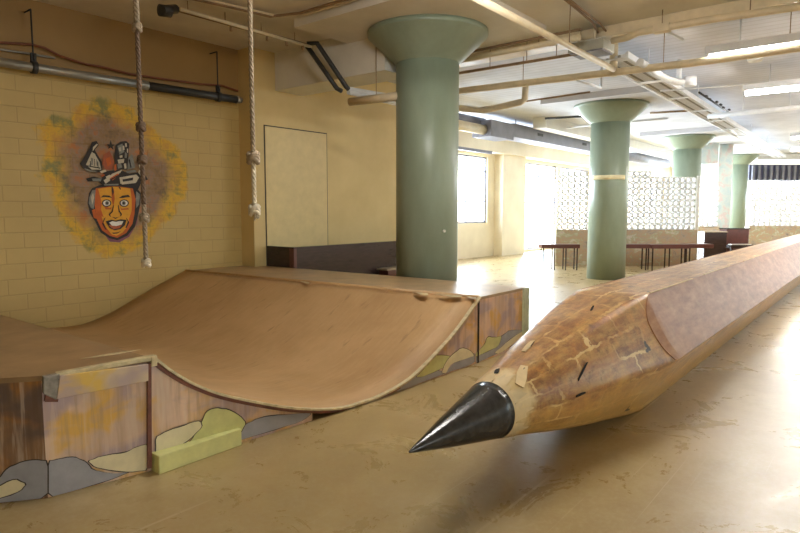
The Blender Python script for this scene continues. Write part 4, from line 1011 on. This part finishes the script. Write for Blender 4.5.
# mottled pier and lintel
l0, l1 = px2lat(713, 24.5), px2lat(727, 24.5); c_ = cp((l0+l1)/2, 24.5, CEIL/2-.01)
tag(MB().obox(c_, rx*((l1-l0)/2), fx*.25, Vector((0, 0, CEIL/2-.01)), 'mottle').build('painted_pier'), 'pale blue and pink mottled pier beside the smallest column', 'pier')
l0, l1 = px2lat(688, 24.2), px2lat(712.6, 24.2); c_ = cp((l0+l1)/2, 24.2, 3.9)
tag(MB().obox(cp((l0+l1)/2, 24.1, 3.85), rx*((l1-l0)/2), fx*.15, Vector((0, 0, .40)), 'mottle').build('painted_lintel'), 'pink mottled lintel joining the pier above the narrow screen', 'lintel')
# dark ribbed soffit above the far right screen
l0, l1 = px2lat(746, 29), px2lat(840, 29)
root = thing('ribbed_soffit', tuple(cp((l0+l1)/2, 29, 3.2)), 'dark indigo ribbed soffit above the pierced screen at the right edge', 'soffit')
MB().obox(cp((l0+l1)/2, 29, 3.42), rx*((l1-l0)/2), fx*.1, Vector((0, 0, .36)), 'indigo').build('soffit_panel', root)
mb = MB()
for k in range(16):
    l = l0+(l1-l0)*(k+.5)/16; mb.obox(cp(l, 28.85, 3.40), rx*.05, fx*.08, Vector((0, 0, .34)), 'duct')
mb.build('soffit_ribs', root)
MB().obox(cp((l0+l1)/2, 28.6, CEIL-.15), rx*((l1-l0)/2), fx*.3, Vector((0, 0, .14)), 'pipewhite').build('soffit_beam', root)
# benches
def bench(pa, pb, dep, label, legs=3):
    a, b = px2lat(pa, dep), px2lat(pb, dep); c = cp((a+b)/2, dep, 0)
    r = thing('long_table', tuple(c), label, 'table', 'long dark tables by the screens')
    MB().obox(c+Vector((0, 0, .66)), rx*((b-a)/2), fx*.20, Vector((0, 0, .055)), 'redwood').build('table_top', r, bevel=.01)
    for k in range(legs):
        for s in (-1, 1):
            l = a+.06+(b-a-.12)*k/(legs-1)
            MB().obox(cp(l, dep+s*.14, .305), rx*.014, fx*.014, Vector((0, 0, .305)), 'darkwood').build('leg', r)
bench(541, 579, 16.7, 'long dark narrow table left of the second column, washed in window light', 4)
bench(622, 648, 16.7, 'short dark narrow table right beside the second column', 2)
bench(650, 688, 16.6, 'dark narrow table in front of the painted low wall', 3)
bench(687, 712, 16.8, 'dark narrow table end nearest the piano', 2)
# piano and cabinet
dep = 19.0; a, b = px2lat(701, dep), px2lat(723, dep); c = cp((a+b)/2, dep, 0)
r = thing('dark_cabinet', tuple(c), 'dark brown wooden cabinet with light top edge, left of the piano', 'cabinet')
MB().obox(c+Vector((0, 0, .48)), rx*((b-a)/2), fx*.3, Vector((0, 0, .48)), 'darkwood').build('cabinet_body', r, bevel=.01)
MB().obox(c+Vector((0, 0, .975)), rx*((b-a)/2+.02), fx*.32, Vector((0, 0, .015)), 'tan_edge').build('cabinet_top', r)
dep = 19.6; a, b = px2lat(724, dep), px2lat(746.5, dep); c = cp((a+b)/2, dep, 0)
r = thing('upright_piano', tuple(c), 'dark reddish upright piano with pale keys, below the smallest column', 'piano')
MB().obox(c+Vector((0, 0, .52)), rx*((b-a)/2), fx*.22, Vector((0, 0, .52)), 'redwood').build('piano_case', r, bevel=.01)
MB().obox(c+Vector((0, 0, 1.055)), rx*((b-a)/2+.02), fx*.24, Vector((0, 0, .015)), 'darkwood').build('piano_lid', r)
c2_ = c-fx*.36
MB().obox(c2_+Vector((0, 0, .50)), rx*((b-a)/2), fx*.16, Vector((0, 0, .05)), 'darkwood').build('key_bed', r)
MB().obox(c2_+Vector((0, 0, .562)), rx*((b-a)/2-.05), fx*.10, Vector((0, 0, .012)), 'key').build('keyboard', r)
for s in (-1, 1): MB().obox(c2_-fx*.10+rx*(s*((b-a)/2-.05))+Vector((0, 0, .225)), rx*.03, fx*.03, Vector((0, 0, .225)), 'darkwood').build('leg', r)

# ------------------------------------------------------------------ world and render look
w = bpy.data.worlds.new('world'); sc.world = w; w.use_nodes = True
nt = w.node_tree; bg = nt.nodes['Background']
sky = N(nt, 'ShaderNodeTexSky', sky_type='NISHITA'); sky.sun_disc = False; sky.sun_elevation = math.radians(45); sky.sun_rotation = math.radians(60)
nt.links.new(sky.outputs[0], bg.inputs[0]); bg.inputs[1].default_value = 0.35
sc.view_settings.view_transform = 'Standard'; sc.view_settings.look = 'None'; sc.view_settings.gamma = 1
sc.view_settings.use_curve_mapping = False
sc.view_settings.exposure = 1.1
sc.cycles.use_denoising = True
sc.cycles.max_bounces = 8; sc.cycles.diffuse_bounces = 5; sc.cycles.sample_clamp_indirect = 6.0
sc.cycles.caustics_reflective = False; sc.cycles.caustics_refractive = False
for o in sc.objects:
    if '_o' in o: del o['_o']
